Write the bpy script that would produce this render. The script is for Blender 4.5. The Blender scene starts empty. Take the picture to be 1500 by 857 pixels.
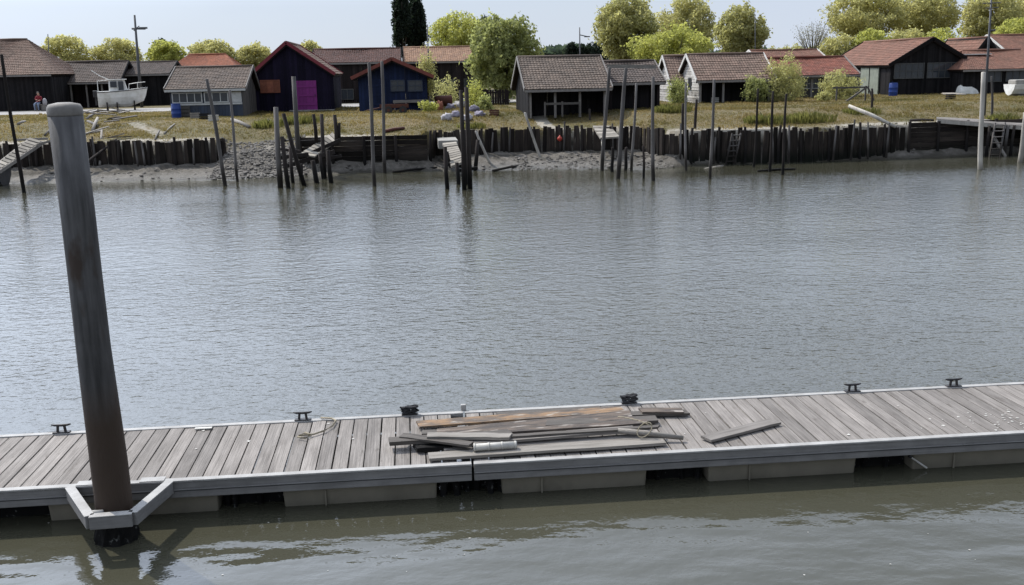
import bpy, bmesh, math, random
from mathutils import Vector, Matrix, noise
random.seed(7)
S = bpy.context.scene
COL = S.collection
R_ = math.radians

# ------------------------------------------------------------------ camera
CAM_H, PITCH, ROLL, YAW = 5.5, R_(12.3), R_(1.15), R_(-5.6)
FPX, CX, CY = 1500.0, 750.0, 428.5
fwd = Vector((math.sin(-YAW)*math.cos(PITCH), math.cos(YAW)*math.cos(PITCH), -math.sin(PITCH)))
rt0 = Vector((math.cos(YAW), math.sin(YAW), 0))
up0 = rt0.cross(fwd)
RT = rt0*math.cos(ROLL) - up0*math.sin(ROLL)
UP = up0*math.cos(ROLL) + rt0*math.sin(ROLL)
cd = bpy.data.cameras.new('camera'); cam = bpy.data.objects.new('camera', cd); COL.objects.link(cam)
m = Matrix.Identity(4)
for i in range(3):
    m[i][0], m[i][1], m[i][2] = RT[i], UP[i], -fwd[i]
m[2][3] = CAM_H
cam.matrix_world = m
cd.sensor_width = 36; cd.lens = 36*FPX/1500; cd.clip_start = .1; cd.clip_end = 9000
S.camera = cam
# ------------------------------------------------------------------ light
SUN_EL = R_(51); SUN_AZ = math.atan2(-0.66, 0.75)        # azimuth from +Y towards +X: behind left
w = bpy.data.worlds.new('World'); S.world = w; w.use_nodes = True
nt = w.node_tree; nt.nodes.clear()
def N(t, ty, **k):
    n = t.nodes.new(ty)
    for a, b in k.items():
        if hasattr(n, a): setattr(n, a, b)
    return n
out = N(nt, 'ShaderNodeOutputWorld'); bg = N(nt, 'ShaderNodeBackground')
sky = N(nt, 'ShaderNodeTexSky', sky_type='NISHITA', sun_disc=False)
sky.sun_elevation = SUN_EL; sky.sun_rotation = SUN_AZ
sky.altitude = 0; sky.air_density = 1.0; sky.dust_density = .4; sky.ozone_density = 1.5
tc = N(nt, 'ShaderNodeTexCoord'); mp = N(nt, 'ShaderNodeMapping'); mp.inputs['Scale'].default_value = (1.2, 1.2, 3.2)
cn = N(nt, 'ShaderNodeTexNoise'); cn.inputs['Scale'].default_value = 1.9; cn.inputs['Detail'].default_value = 7; cn.inputs['Roughness'].default_value = .55
cr = N(nt, 'ShaderNodeMapRange'); cr.inputs[1].default_value = .42; cr.inputs[2].default_value = .72; cr.inputs[3].default_value = .86; cr.inputs[4].default_value = 1.0
mx = N(nt, 'ShaderNodeMix', data_type='RGBA'); mx.inputs[7].default_value = (5.3, 5.65, 6.35, 1)     # thin veil of high cloud
L = nt.links.new
L(tc.outputs['Generated'], mp.inputs[0]); L(mp.outputs[0], cn.inputs[0]); L(cn.outputs['Fac'], cr.inputs[0])
dv = N(nt, 'ShaderNodeVectorMath', operation='DOT_PRODUCT'); dv.inputs[1].default_value = (math.sin(SUN_AZ)*math.cos(SUN_EL), math.cos(SUN_AZ)*math.cos(SUN_EL), math.sin(SUN_EL))
nv = N(nt, 'ShaderNodeVectorMath', operation='NORMALIZE'); L(tc.outputs['Generated'], nv.inputs[0]); L(nv.outputs[0], dv.inputs[0])
au_in = N(nt, 'ShaderNodeMapRange'); au_in.inputs[1].default_value = -1; au_in.inputs[2].default_value = 1; L(dv.outputs['Value'], au_in.inputs[0])
au = N(nt, 'ShaderNodeValToRGB'); au.color_ramp.interpolation = 'CARDINAL'; el = au.color_ramp.elements      # haze scatters forward: bright round the veiled sun, dimmer away from it
while len(el) > 2: el.remove(el[-1])
for e_, (p_, v_) in zip((el[0], el[1]), ((0, .09), (1, 1.0))): e_.position = p_; e_.color = (v_, v_, v_, 1)
for p_, v_ in ((.35, .11), (.5, .19), (.6, .238), (.79, .255), (.86, .41), (.93, .66)): e_ = el.new(p_); e_.color = (v_, v_, v_, 1)
L(au_in.outputs[0], au.inputs[0])
vs = N(nt, 'ShaderNodeVectorMath', operation='SCALE'); vs.inputs[0].default_value = (20.4, 22.8, 27.4); oc = N(nt, 'ShaderNodeMapRange'); oc.inputs[1].default_value = .06; oc.inputs[2].default_value = .30; oc.inputs[3].default_value = 1; oc.inputs[4].default_value = 2.3    # a veiled sky is brighter overhead than at the horizon
s0 = N(nt, 'ShaderNodeSeparateXYZ'); L(nv.outputs[0], s0.inputs[0]); L(s0.outputs['Z'], oc.inputs[0])
om = N(nt, 'ShaderNodeMath', operation='MULTIPLY'); L(au.outputs['Color'], om.inputs[0]); od = N(nt, 'ShaderNodeMapRange'); od.inputs[1].default_value = .32; od.inputs[2].default_value = .9; od.inputs[3].default_value = 1; od.inputs[4].default_value = .5; L(s0.outputs['Z'], od.inputs[0]); oe = N(nt, 'ShaderNodeMath', operation='MULTIPLY'); L(oc.outputs[0], oe.inputs[0]); L(od.outputs[0], oe.inputs[1]); L(oe.outputs[0], om.inputs[1]); L(om.outputs[0], vs.inputs['Scale']); L(vs.outputs[0], mx.inputs[7])
sz = N(nt, 'ShaderNodeSeparateXYZ'); L(nv.outputs[0], sz.inputs[0])
gr = N(nt, 'ShaderNodeMapRange'); gr.inputs[1].default_value = .04; gr.inputs[2].default_value = .5; gr.inputs[3].default_value = 1; gr.inputs[4].default_value = .7; L(sz.outputs['Z'], gr.inputs[0])
gm = N(nt, 'ShaderNodeMath', operation='MULTIPLY'); L(cr.outputs[0], gm.inputs[0]); L(gr.outputs[0], gm.inputs[1]); L(gm.outputs[0], mx.inputs[0]); L(sky.outputs[0], mx.inputs[6]); L(mx.outputs[2], bg.inputs[0]); L(bg.outputs[0], out.inputs[0])
bg.inputs[1].default_value = .105
sd = bpy.data.lights.new('sun', 'SUN'); sd.energy = 3.7; sd.angle = R_(.6); sd.color = (1, .95, .87)
sun = bpy.data.objects.new('sun', sd); COL.objects.link(sun)
to_sun = Vector((math.sin(SUN_AZ)*math.cos(SUN_EL), math.cos(SUN_AZ)*math.cos(SUN_EL), math.sin(SUN_EL)))
sun.rotation_euler = to_sun.to_track_quat('Z', 'Y').to_euler(); sun.location = to_sun*200
S.view_settings.view_transform = 'Standard'; S.view_settings.look = 'None'; S.view_settings.exposure = .28; S.view_settings.gamma = 1
S.render.engine = 'CYCLES'; S.cycles.use_denoising = True; S.cycles.max_bounces = 8; S.cycles.diffuse_bounces = 5; S.cycles.transmission_bounces = 8
S.cycles.transparent_max_bounces = 8; S.cycles.caustics_reflective = False; S.cycles.caustics_refractive = False

# ------------------------------------------------------------------ places: where a line of sight meets a level or an upright plane
def _ray(px, py): return fwd*FPX + RT*(px-CX) - UP*(py-CY)
def G(px, py, z=2.7):
    d = _ray(px, py); t = (z-CAM_H)/d.z; return Vector((0, 0, CAM_H)) + d*t
def PX(px, py, Y):
    d = _ray(px, py); return Vector((0, 0, CAM_H)) + d*(Y/d.y)
def lerp(a, b, t): return a + (b-a)*t
def sst(a, b, x):
    t = min(1, max(0, (x-a)/(b-a))); return t*t*(3-2*t)
def interp(tab, x):
    if x <= tab[0][0]: return tab[0][1]
    for (a, b), (c, d) in zip(tab, tab[1:]):
        if x <= c: return lerp(b, d, (x-a)/(c-a))
    return tab[-1][1]

# ------------------------------------------------------------------ materials
def mat(name, c1, c2=None, rough=.85, scale=2.0, stretch=(1, 1, 1), vamt=.3, orand=.0, bump=0, bscale=25, spec=.3,
        stain=None, stain_c=(.012, .012, .009), metallic=0, contrast=(.3, .7), coords='Object', spots=None, spot_c=(.5, .5, .5), spot_scale=8, grain=None):
    M = bpy.data.materials.new(name); M.use_nodes = True; t = M.node_tree; b = t.nodes['Principled BSDF']; k = t.links.new
    b.inputs['Roughness'].default_value = rough; b.inputs['Metallic'].default_value = metallic
    b.inputs['Specular IOR Level'].default_value = spec
    c2 = c2 or tuple(x*.7 for x in c1)
    tc = N(t, 'ShaderNodeTexCoord'); oi = N(t, 'ShaderNodeObjectInfo')
    vm = N(t, 'ShaderNodeVectorMath', operation='MULTIPLY_ADD'); vm.inputs[1].default_value = stretch
    if coords == 'Object':
        sc = N(t, 'ShaderNodeMath', operation='MULTIPLY'); sc.inputs[1].default_value = 57.0
        k(oi.outputs['Random'], sc.inputs[0]); k(sc.outputs[0], vm.inputs[2]); k(tc.outputs['Object'], vm.inputs[0])
    else:
        ge = N(t, 'ShaderNodeNewGeometry'); k(ge.outputs['Position'], vm.inputs[0]); vm.inputs[2].default_value = (0, 0, 0)
    n1 = N(t, 'ShaderNodeTexNoise'); n1.inputs['Scale'].default_value = scale; n1.inputs['Detail'].default_value = 6; n1.inputs['Roughness'].default_value = .62
    k(vm.outputs[0], n1.inputs['Vector'])
    mr = N(t, 'ShaderNodeMapRange'); mr.inputs[1].default_value = contrast[0]; mr.inputs[2].default_value = contrast[1]; k(n1.outputs['Fac'], mr.inputs[0])
    mx = N(t, 'ShaderNodeMix', data_type='RGBA'); mx.inputs[6].default_value = (*c1, 1); mx.inputs[7].default_value = (*c2, 1); k(mr.outputs[0], mx.inputs[0])
    col = mx.outputs[2]
    if grain:                                             # (vector scale, strength): fine streaks
        g = N(t, 'ShaderNodeVectorMath', operation='MULTIPLY'); g.inputs[1].default_value = grain[0]; k(vm.outputs[0], g.inputs[0])
        gn = N(t, 'ShaderNodeTexNoise'); gn.inputs['Scale'].default_value = 1; gn.inputs['Detail'].default_value = 4; k(g.outputs[0], gn.inputs['Vector'])
        gm = N(t, 'ShaderNodeMapRange'); gm.inputs[1].default_value = .3; gm.inputs[2].default_value = .7; gm.inputs[3].default_value = 1-grain[1]; gm.inputs[4].default_value = 1+grain[1]
        k(gn.outputs['Fac'], gm.inputs[0])
        sm = N(t, 'ShaderNodeVectorMath', operation='SCALE'); k(col, sm.inputs[0]); k(gm.outputs[0], sm.inputs['Scale']); col = sm.outputs[0]
    if spots:
        n2 = N(t, 'ShaderNodeTexNoise'); n2.inputs['Scale'].default_value = spot_scale; n2.inputs['Detail'].default_value = 5; k(vm.outputs[0], n2.inputs['Vector'])
        m2 = N(t, 'ShaderNodeMapRange'); m2.inputs[1].default_value = spots; m2.inputs[2].default_value = spots+.08; k(n2.outputs['Fac'], m2.inputs[0])
        x2 = N(t, 'ShaderNodeMix', data_type='RGBA'); x2.inputs[7].default_value = (*spot_c, 1); k(m2.outputs[0], x2.inputs[0]); k(col, x2.inputs[6]); col = x2.outputs[2]
    at = N(t, 'ShaderNodeAttribute', attribute_name='v')
    m3 = N(t, 'ShaderNodeMapRange'); m3.inputs[3].default_value = 1-vamt; m3.inputs[4].default_value = 1+vamt; k(at.outputs['Fac'], m3.inputs[0])
    m4 = N(t, 'ShaderNodeMapRange'); m4.inputs[3].default_value = 1-orand; m4.inputs[4].default_value = 1+orand; k(oi.outputs['Random'], m4.inputs[0])
    mm = N(t, 'ShaderNodeMath', operation='MULTIPLY'); k(m3.outputs[0], mm.inputs[0]); k(m4.outputs[0], mm.inputs[1])
    s2 = N(t, 'ShaderNodeVectorMath', operation='SCALE'); k(col, s2.inputs[0]); k(mm.outputs[0], s2.inputs['Scale']); col = s2.outputs[0]
    if stain is not None:                                 # tide mark: weed and wet below this height
        ge2 = N(t, 'ShaderNodeNewGeometry'); sx = N(t, 'ShaderNodeSeparateXYZ'); k(ge2.outputs['Position'], sx.inputs[0])
        ad = N(t, 'ShaderNodeMath', operation='MULTIPLY_ADD'); ad.inputs[1].default_value = .9; k(n1.outputs['Fac'], ad.inputs[0]); k(sx.outputs['Z'], ad.inputs[2])
        m5 = N(t, 'ShaderNodeMapRange'); m5.inputs[1].default_value = stain+.15; m5.inputs[2].default_value = stain+.75; k(ad.outputs[0], m5.inputs[0])
        x5 = N(t, 'ShaderNodeMix', data_type='RGBA'); x5.inputs[6].default_value = (*stain_c, 1); k(m5.outputs[0], x5.inputs[0]); k(col, x5.inputs[7]); col = x5.outputs[2]
    k(col, b.inputs['Base Color'])
    if bump:
        n3 = N(t, 'ShaderNodeTexNoise'); n3.inputs['Scale'].default_value = bscale; n3.inputs['Detail'].default_value = 5; k(vm.outputs[0], n3.inputs['Vector'])
        bp = N(t, 'ShaderNodeBump'); bp.inputs['Strength'].default_value = bump; bp.inputs['Distance'].default_value = .02; k(n3.outputs['Fac'], bp.inputs['Height']); k(bp.outputs[0], b.inputs['Normal'])
    return M

MT = {}
MT['deck'] = mat('deck_board', (.225, .203, .182), (.132, .117, .103), rough=.85, scale=2.2, stretch=(3, .6, 1), orand=.2, vamt=0, bump=.35, bscale=18, grain=((52, 1.6, 6), .4), spots=.64, spot_c=(.115, .10, .085), spot_scale=3.4)
MT['beam'] = mat('grey_edge_beam', (.205, .197, .187), (.14, .134, .127), rough=.55, scale=3, vamt=.1, grain=((2, 8, 40), .12), bump=.1)
MT['beam_dark'] = mat('dark_groove', (.06, .06, .065), rough=.8)
MT['lip'] = mat('pale_edge_strip', (.36, .35, .33), (.23, .22, .205), rough=.65, scale=4, vamt=.1, bump=.1)
MT['float'] = mat('float_casing', (.30, .265, .20), (.20, .178, .135), rough=.7, scale=1.3, vamt=.1, stain=-.02, stain_c=(.02, .02, .014), grain=((3, 3, 1), .1))
MT['black'] = mat('rubber_gap_black', (.007, .007, .007), (.013, .012, .011), rough=.8, spec=.1, scale=6, spots=.63, spot_c=(.12, .12, .11), spot_scale=16)
MT['iron'] = mat('black_iron', (.022, .022, .024), (.035, .03, .028), rough=.5, scale=10, vamt=.1)
MT['pile'] = mat('pile_grey', (.10, .096, .094), (.058, .055, .053), rough=.8, scale=1.4, vamt=.06, stretch=(1, 1, .45), bump=.5, bscale=12, grain=((16, 16, 3.0), .35), stain=1.85, stain_c=(.05, .034, .024), spots=.62, spot_c=(.05, .036, .028), spot_scale=2.2, contrast=(.38, .62))
MT['pile_cap'] = mat('pile_cap', (.20, .185, .165), (.12, .11, .10), rough=.7, scale=5, vamt=.05, bump=.2)
MT['plank_grey'] = mat('weathered_plank', (.22, .20, .18), (.13, .115, .10), rough=.85, scale=3, stretch=(.6, 4, 4), orand=.12, grain=((1.5, 45, 20), .3), bump=.3, bscale=20)
MT['plank_pale'] = mat('pale_plank', (.26, .238, .21), (.15, .135, .115), rough=.85, scale=3, stretch=(.6, 4, 4), grain=((1.5, 45, 20), .25), bump=.3, bscale=20)
MT['plank_dark'] = mat('dark_wet_plank', (.055, .047, .04), (.10, .088, .075), rough=.8, scale=3, stretch=(.6, 4, 4), grain=((1.5, 45, 20), .3), bump=.3)
MT['plank_rust'] = mat('rust_stained_board', (.215, .135, .075), (.085, .07, .058), rough=.85, scale=2.6, stretch=(1, 4, 2), grain=((1.5, 30, 10), .45), bump=.4, spots=.6, spot_c=(.30, .27, .23), spot_scale=3.5, contrast=(.42, .58))
MT['plank_brown'] = mat('brown_board', (.115, .088, .068), (.06, .05, .043), rough=.85, scale=2.6, stretch=(1, 4, 2), grain=((1.5, 30, 10), .45), bump=.4, spots=.6, spot_c=(.27, .24, .21), spot_scale=3.2, contrast=(.42, .58))
MT['white_plastic'] = mat('white_plastic', (.52, .5, .45), (.34, .32, .28), rough=.5, scale=6, vamt=.05)
MT['rope'] = mat('rope_pale', (.32, .28, .2), (.2, .17, .12), rough=.9, scale=30, vamt=.1)
MT['rope_dark'] = mat('rope_dark', (.018, .018, .02), (.04, .04, .04), rough=.9, scale=30)
MT['post'] = mat('mooring_post_wood', (.15, .138, .128), (.085, .075, .068), rough=.85, scale=3, stretch=(1, 1, .3), orand=.25, stain=.85, stain_c=(.022, .018, .014), grain=((20, 20, 1), .2))
MT['post_dark'] = mat('dark_post_wood', (.04, .033, .029), (.022, .018, .016), rough=.9, spec=.15, scale=3, stretch=(1, 1, .3), orand=.2, stain=.8, stain_c=(.012, .011, .01))
MT['post_pale'] = mat('pale_post_wood', (.40, .37, .32), (.27, .245, .21), rough=.85, scale=3, stretch=(1, 1, .3), orand=.12, stain=.1, stain_c=(.05, .042, .03), grain=((20, 20, 1), .2))
MT['wall_board'] = mat('retaining_board', (.044, .035, .028), (.016, .013, .012), rough=.9, spec=.12, scale=2, stretch=(1, 1, 1), orand=.6, stain=.55, stain_c=(.010, .011, .008), spots=.66, spot_c=(.13, .12, .10), spot_scale=2.2)
MT['jetty_deck'] = mat('pale_jetty_board', (.27, .245, .205), (.17, .15, .122), rough=.9, scale=3, orand=.25)
MT['concrete'] = mat('pale_concrete', (.30, .285, .255), (.2, .188, .165), rough=.9, scale=2, vamt=.1, bump=.2)
MT['tar'] = mat('tarred_board', (.009, .0085, .0095), (.016, .014, .014), rough=.8, scale=1.5, vamt=.45, spec=.12)
MT['tar_brown'] = mat('brown_black_board', (.024, .018, .017), (.014, .011, .011), rough=.8, scale=1.5, vamt=.4, spec=.12)
MT['purple'] = mat('purple_black_board', (.012, .009, .022), (.009, .007, .016), rough=.8, scale=1.5, vamt=.35, spec=.12)
MT['blue'] = mat('blue_board', (.012, .02, .055), (.009, .014, .032), rough=.75, scale=1.5, vamt=.3, spec=.15)
MT['navy'] = mat('faded_blue_board', (.03, .042, .068), (.05, .055, .065), rough=.75, scale=2, vamt=.3)
MT['grey_board'] = mat('grey_board', (.10, .09, .08), (.065, .06, .055), rough=.85, scale=2, vamt=.35)
MT['white_board'] = mat('weathered_white_board', (.46, .44, .41), (.24, .22, .20), rough=.85, scale=2.5, vamt=.3, spots=.62, spot_c=(.07, .06, .055), spot_scale=3)
MT['white_trim'] = mat('white_trim', (.62, .6, .56), (.42, .4, .37), rough=.7, scale=5, vamt=.1)
MT['grey_trim'] = mat('grey_trim', (.22, .205, .19), (.15, .135, .12), rough=.8, scale=4, vamt=.1)
MT['red_trim'] = mat('dark_red_trim', (.22, .035, .045), (.15, .025, .032), rough=.6, scale=4, vamt=.1)
MT['rust_trim'] = mat('red_brown_trim', (.20, .055, .04), (.13, .04, .03), rough=.7, scale=4, vamt=.1)
MT['magenta'] = mat('magenta_door', (.21, .024, .17), (.165, .02, .135), rough=.6, scale=3, vamt=.12)
MT['shutter'] = mat('orange_brown_shutter', (.24, .085, .045), (.16, .055, .035), rough=.75, scale=5, vamt=.25)
MT['green_door'] = mat('pale_green_door', (.22, .24, .19), (.15, .16, .13), rough=.75, scale=3, vamt=.2)
MT['win_frame'] = mat('window_frame_paint', (.52, .52, .5), (.36, .36, .34), rough=.65, scale=6, vamt=.1)
MT['win_dark'] = mat('dark_window_frame', (.07, .07, .065), (.05, .05, .048), rough=.7, scale=6, vamt=.1)
MT['glass'] = mat('window_glass', (.025, .03, .036), (.05, .055, .06), rough=.08, scale=1.2, vamt=.1, spec=.6)
def tiles(n, a, b, s): return mat(n, a, b, rough=.85, scale=1.1, vamt=.2, spots=.68, spot_c=s, spot_scale=2.0, contrast=(.35, .65))
MT['tile_pink'] = tiles('pinkish_tile', (0.1776, 0.1172, 0.0896), (0.1322, 0.09223, 0.07), (0.195, 0.165, 0.135))
MT['tile_brown'] = tiles('brown_tile', (0.0945, 0.0714, 0.0595), (0.0665, 0.0525, 0.0448), (0.1275, 0.105, 0.08625))
MT['tile_grey'] = tiles('grey_brown_tile', (0.1225, 0.091, 0.07), (0.084, 0.0651, 0.0518), (0.1575, 0.1275, 0.1013))
MT['tile_orange'] = tiles('orange_tile', (0.294, 0.105, 0.05513), (0.2254, 0.084, 0.04777), (0.225, 0.165, 0.12))
MT['tile_red'] = tiles('red_tile', (0.2139, 0.07406, 0.04851), (0.1547, 0.06279, 0.0441), (0.18, 0.1275, 0.1013))
MT['tile_tan'] = tiles('tan_tile', (0.2772, 0.1656, 0.1015), (0.2184, 0.1271, 0.0805), (0.27, 0.2175, 0.165))
MT['tile_redbrown'] = tiles('red_brown_tile', (0.1926, 0.09251, 0.06283), (0.1434, 0.07683, 0.05355), (0.1875, 0.1425, 0.1162))
MT['tile_dark'] = tiles('dark_red_brown_tile', (0.105, 0.04774, 0.035), (0.07437, 0.0385, 0.0301), (0.12, 0.09, 0.075))
MT['bark'] = mat('bark', (.075, .06, .045), (.045, .036, .028), rough=.95, scale=4, stretch=(1, 1, .3), vamt=.2)
MT['hullwhite'] = mat('boat_white', (.72, .71, .67), (.5, .48, .42), rough=.45, scale=1.8, vamt=.05, contrast=(.4, .75))
MT['hulldark'] = mat('boat_dark', (.05, .05, .055), (.09, .088, .085), rough=.5, scale=2, vamt=.05)
MT['barrel'] = mat('blue_plastic', (.02, .05, .22), (.016, .04, .16), rough=.4, scale=3, vamt=.05)
MT['rust'] = mat('rusty_steel', (.10, .035, .022), (.06, .025, .018), rough=.8, scale=5, vamt=.1)
MT['sack'] = mat('pale_sack', (.44, .42, .42), (.26, .24, .25), rough=.85, scale=3, vamt=.1, orand=.3)
MT['sack_blue'] = mat('grey_purple_sack', (.25, .23, .28), (.15, .135, .16), rough=.85, scale=3, vamt=.1, orand=.3)
MT['stone'] = mat('bank_stone', (.23, .21, .185), (.12, .108, .092), rough=.9, scale=3, orand=.3, vamt=.25)
MT['metal_pole'] = mat('grey_metal_pole', (.09, .09, .095), (.06, .06, .062), rough=.5, scale=4, vamt=.05)
MT['skin'] = mat('skin', (.42, .26, .19), (.36, .21, .15), rough=.6, vamt=0)
MT['shirt'] = mat('red_shirt', (.20, .018, .025), (.14, .012, .018), rough=.85, vamt=0, scale=6)
MT['jeans'] = mat('blue_jeans', (.22, .27, .36), (.13, .17, .25), rough=.85, vamt=0, scale=6)
MT['hair'] = mat('grey_hair', (.16, .14, .12), rough=.8, vamt=0)
MT['buoy'] = mat('red_buoy', (.45, .05, .03), (.32, .04, .025), rough=.5, vamt=0)
MT['asphalt'] = mat('road_grey', (.30, .285, .265), (.23, .22, .205), rough=.9, scale=.35, coords='World', vamt=0, spots=.62, spot_c=(.2, .19, .175), spot_scale=.5)

def leafmat(name, c1, c2):
    M = bpy.data.materials.new(name); M.use_nodes = True; t = M.node_tree; k = t.links.new
    b = t.nodes['Principled BSDF']; b.inputs['Roughness'].default_value = .65; b.inputs['Specular IOR Level'].default_value = .2
    at = N(t, 'ShaderNodeAttribute', attribute_name='v')
    mx = N(t, 'ShaderNodeMix', data_type='RGBA'); mx.inputs[6].default_value = (*c1, 1); mx.inputs[7].default_value = (*c2, 1); k(at.outputs['Fac'], mx.inputs[0])
    tr = N(t, 'ShaderNodeBsdfTranslucent'); ms = N(t, 'ShaderNodeMixShader'); ms.inputs[0].default_value = .55
    k(mx.outputs[2], b.inputs['Base Color']); tm = N(t, 'ShaderNodeVectorMath', operation='MULTIPLY'); tm.inputs[1].default_value = (1.4, 1.42, 1.2); k(mx.outputs[2], tm.inputs[0]); k(tm.outputs[0], tr.inputs[0]); k(b.outputs[0], ms.inputs[1]); k(tr.outputs[0], ms.inputs[2])
    k(ms.outputs[0], t.nodes['Material Output'].inputs[0]); return M
MT['leaf_olive'] = leafmat('olive_leaf', (.245, .232, .105), (.50, .465, .21))
MT['leaf_yellow'] = leafmat('yellow_green_leaf', (.23, .24, .07), (.46, .455, .135))
MT['leaf_green'] = leafmat('green_leaf', (.165, .182, .078), (.36, .37, .15))
MT['leaf_mid'] = leafmat('mid_green_leaf', (.215, .207, .096), (.455, .43, .19))
MT['leaf_dark'] = leafmat('dark_conifer_leaf', (.012, .02, .014), (.03, .042, .026))
MT['leaf_far'] = leafmat('far_wood_leaf', (.05, .07, .05), (.085, .105, .07))
MT['leaf_grey'] = leafmat('grey_twig', (.16, .15, .12), (.24, .225, .18))
MT['grass'] = leafmat('dry_grass', (.08, .074, .024), (.215, .158, .068))
MT['reed'] = leafmat('reed_green', (.07, .075, .024), (.16, .15, .05))

# ------------------------------------------------------------------ mesh helpers
class MB:
    def __init__(s): s.v = []; s.f = []; s.a = []
    def hexa(s, p, v=None):          # p: 4 bottom (ccw), 4 top
        n = len(s.v); s.v += [tuple(q) for q in p]
        s.f += [(n+3, n+2, n+1, n), (n+4, n+5, n+6, n+7), (n, n+1, n+5, n+4), (n+1, n+2, n+6, n+5), (n+2, n+3, n+7, n+6), (n+3, n, n+4, n+7)]
        s.a += [random.random() if v is None else v]*6
    def box(s, x0, x1, y0, y1, z0, z1, v=None):
        s.hexa([(x0, y0, z0), (x1, y0, z0), (x1, y1, z0), (x0, y1, z0), (x0, y0, z1), (x1, y0, z1), (x1, y1, z1), (x0, y1, z1)], v)
    def beam(s, p, q, w, h, up=(0, 0, 1), v=None):
        p, q = Vector(p), Vector(q); d = (q-p).normalized(); u = Vector(up)
        if abs(d.dot(u)) > .98: u = Vector((0, 1, 0))
        sd = d.cross(u).normalized(); u = sd.cross(d)
        a, b = sd*w/2, u*h/2
        s.hexa([p-a-b, p+a-b, q+a-b, q-a-b, p-a+b, p+a+b, q+a+b, q-a+b], v)
    def tube(s, pts, rad, seg=8, cap=True, v=None):
        pts = [Vector(p) for p in pts]; n0 = len(s.v); k = len(pts)
        val = random.random() if v is None else v
        for i, p in enumerate(pts):
            d = (pts[min(i+1, k-1)]-pts[max(i-1, 0)]).normalized()
            u = Vector((0, 1, 0)) if abs(d.y) < .9 else Vector((1, 0, 0))
            a = d.cross(u).normalized(); b = d.cross(a)
            r = rad[i] if isinstance(rad, (list, tuple)) else rad
            s.v += [tuple(p + a*(r*math.cos(2*math.pi*j/seg)) + b*(r*math.sin(2*math.pi*j/seg))) for j in range(seg)]
        for i in range(k-1):
            for j in range(seg):
                a_, b_ = n0+i*seg+j, n0+i*seg+(j+1) % seg
                s.f.append((a_, b_, b_+seg, a_+seg)); s.a.append(val)
        if cap:
            s.f.append(tuple(n0+j for j in range(seg))[::-1]); s.f.append(tuple(n0+(k-1)*seg+j for j in range(seg))); s.a += [val]*2
    def quad(s, a, b, c, d, v=None):
        n = len(s.v); s.v += [tuple(a), tuple(b), tuple(c), tuple(d)]; s.f.append((n, n+1, n+2, n+3)); s.a.append(random.random() if v is None else v)
    def mesh(s, name, m, smooth=False):
        me = bpy.data.meshes.new(name); me.from_pydata(s.v, [], s.f)
        at = me.attributes.new('v', 'FLOAT', 'FACE'); at.data.foreach_set('value', s.a)
        if m: me.materials.append(MT[m] if isinstance(m, str) else m)
        if smooth: me.polygons.foreach_set('use_smooth', [True]*len(s.f))
        me.update(); return me
    def build(s, name, m, parent=None, smooth=False, bevel=0, kind=None, loc=None):
        o = bpy.data.objects.new(name, s.mesh(name, m, smooth)); COL.objects.link(o)
        if parent: o.parent = parent
        if loc is not None: o.location = loc
        if bevel:
            b = o.modifiers.new('b', 'BEVEL'); b.width = bevel; b.segments = 2; b.limit_method = 'ANGLE'
        if kind: o['kind'] = kind
        return o
def tag(o, label, cat, group=None):
    o['label'] = label; o['category'] = cat
    if group: o['group'] = group
    return o
def thing(name, label, cat, loc=(0, 0, 0), rz=0, group=None):
    o = bpy.data.objects.new(name, None); COL.objects.link(o); o.location = loc; o.rotation_euler = (0, 0, rz); o.empty_display_size = .3
    return tag(o, label, cat, group)
def piece(name, me, parent, loc, rot=(0, 0, 0), sc=(1, 1, 1)):
    o = bpy.data.objects.new(name, me); COL.objects.link(o); o.parent = parent; o.location = loc; o.rotation_euler = rot; o.scale = sc; return o
def fbm(x, y, z=0, o=4): return noise.fractal(Vector((x, y, z)), 1.0, 2.0, o)

# ------------------------------------------------------------------ setting: water, bank, road
WALL = [(-70, 64), (-30, 62), (-19.5, 61), (-13, 60), (-9, 60.5), (-6.2, 59), (1.1, 58.6), (1.6, 60.6), (4, 61.5), (7, 62), (10.2, 61.6), (13.7, 60.4), (14.3, 57.4), (15, 56.9), (23, 56.8), (28.5, 57.3), (36, 58.2), (110, 62)]
SHORE = [(-70, 60), (-30, 58.5), (-20, 57.6), (-13, 57.0), (-9.5, 56.2), (-6, 57.2), (-3, 58.0), (1, 57.9), (4, 57.3), (9, 56.6), (11, 55.8), (13, 55.2), (14.5, 55.7), (16, 56.6), (19, 56.9), (27, 56.9), (28.5, 56.6), (30, 56.9), (36, 57.6), (110, 61)]
GAPS = [(-10.6, -6.2)]
def gap(x):
    g = 0
    for a, b in GAPS: g = max(g, sst(a-.4, a+.4, x)*(1-sst(b-.4, b+.4, x)))
    return g
def height(x, y):
    yw, ys = interp(WALL, x), interp(SHORE, x)
    mud = (y-ys)*.17 if y < ys else min(.62, .62*(y-ys)/max(.8, yw-ys))
    mud += .13*fbm(x*.9, y*.9)+.09*fbm(x*2.6, y*2.6)
    top = 1.86 + .84*sst(yw-.5, yw+9, y) + .05*fbm(x*.35, y*.35)*sst(yw, yw+1, y)*(1-sst(72, 74, y))
    yk = max(yw, interp(WALL, x-.5), interp(WALL, x+.5)); a = sst(yk+.05, yk+.35, y); b = sst(ys+.8, yw+4.0, y)
    return lerp(mud, top, lerp(a, b, gap(x)))
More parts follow.
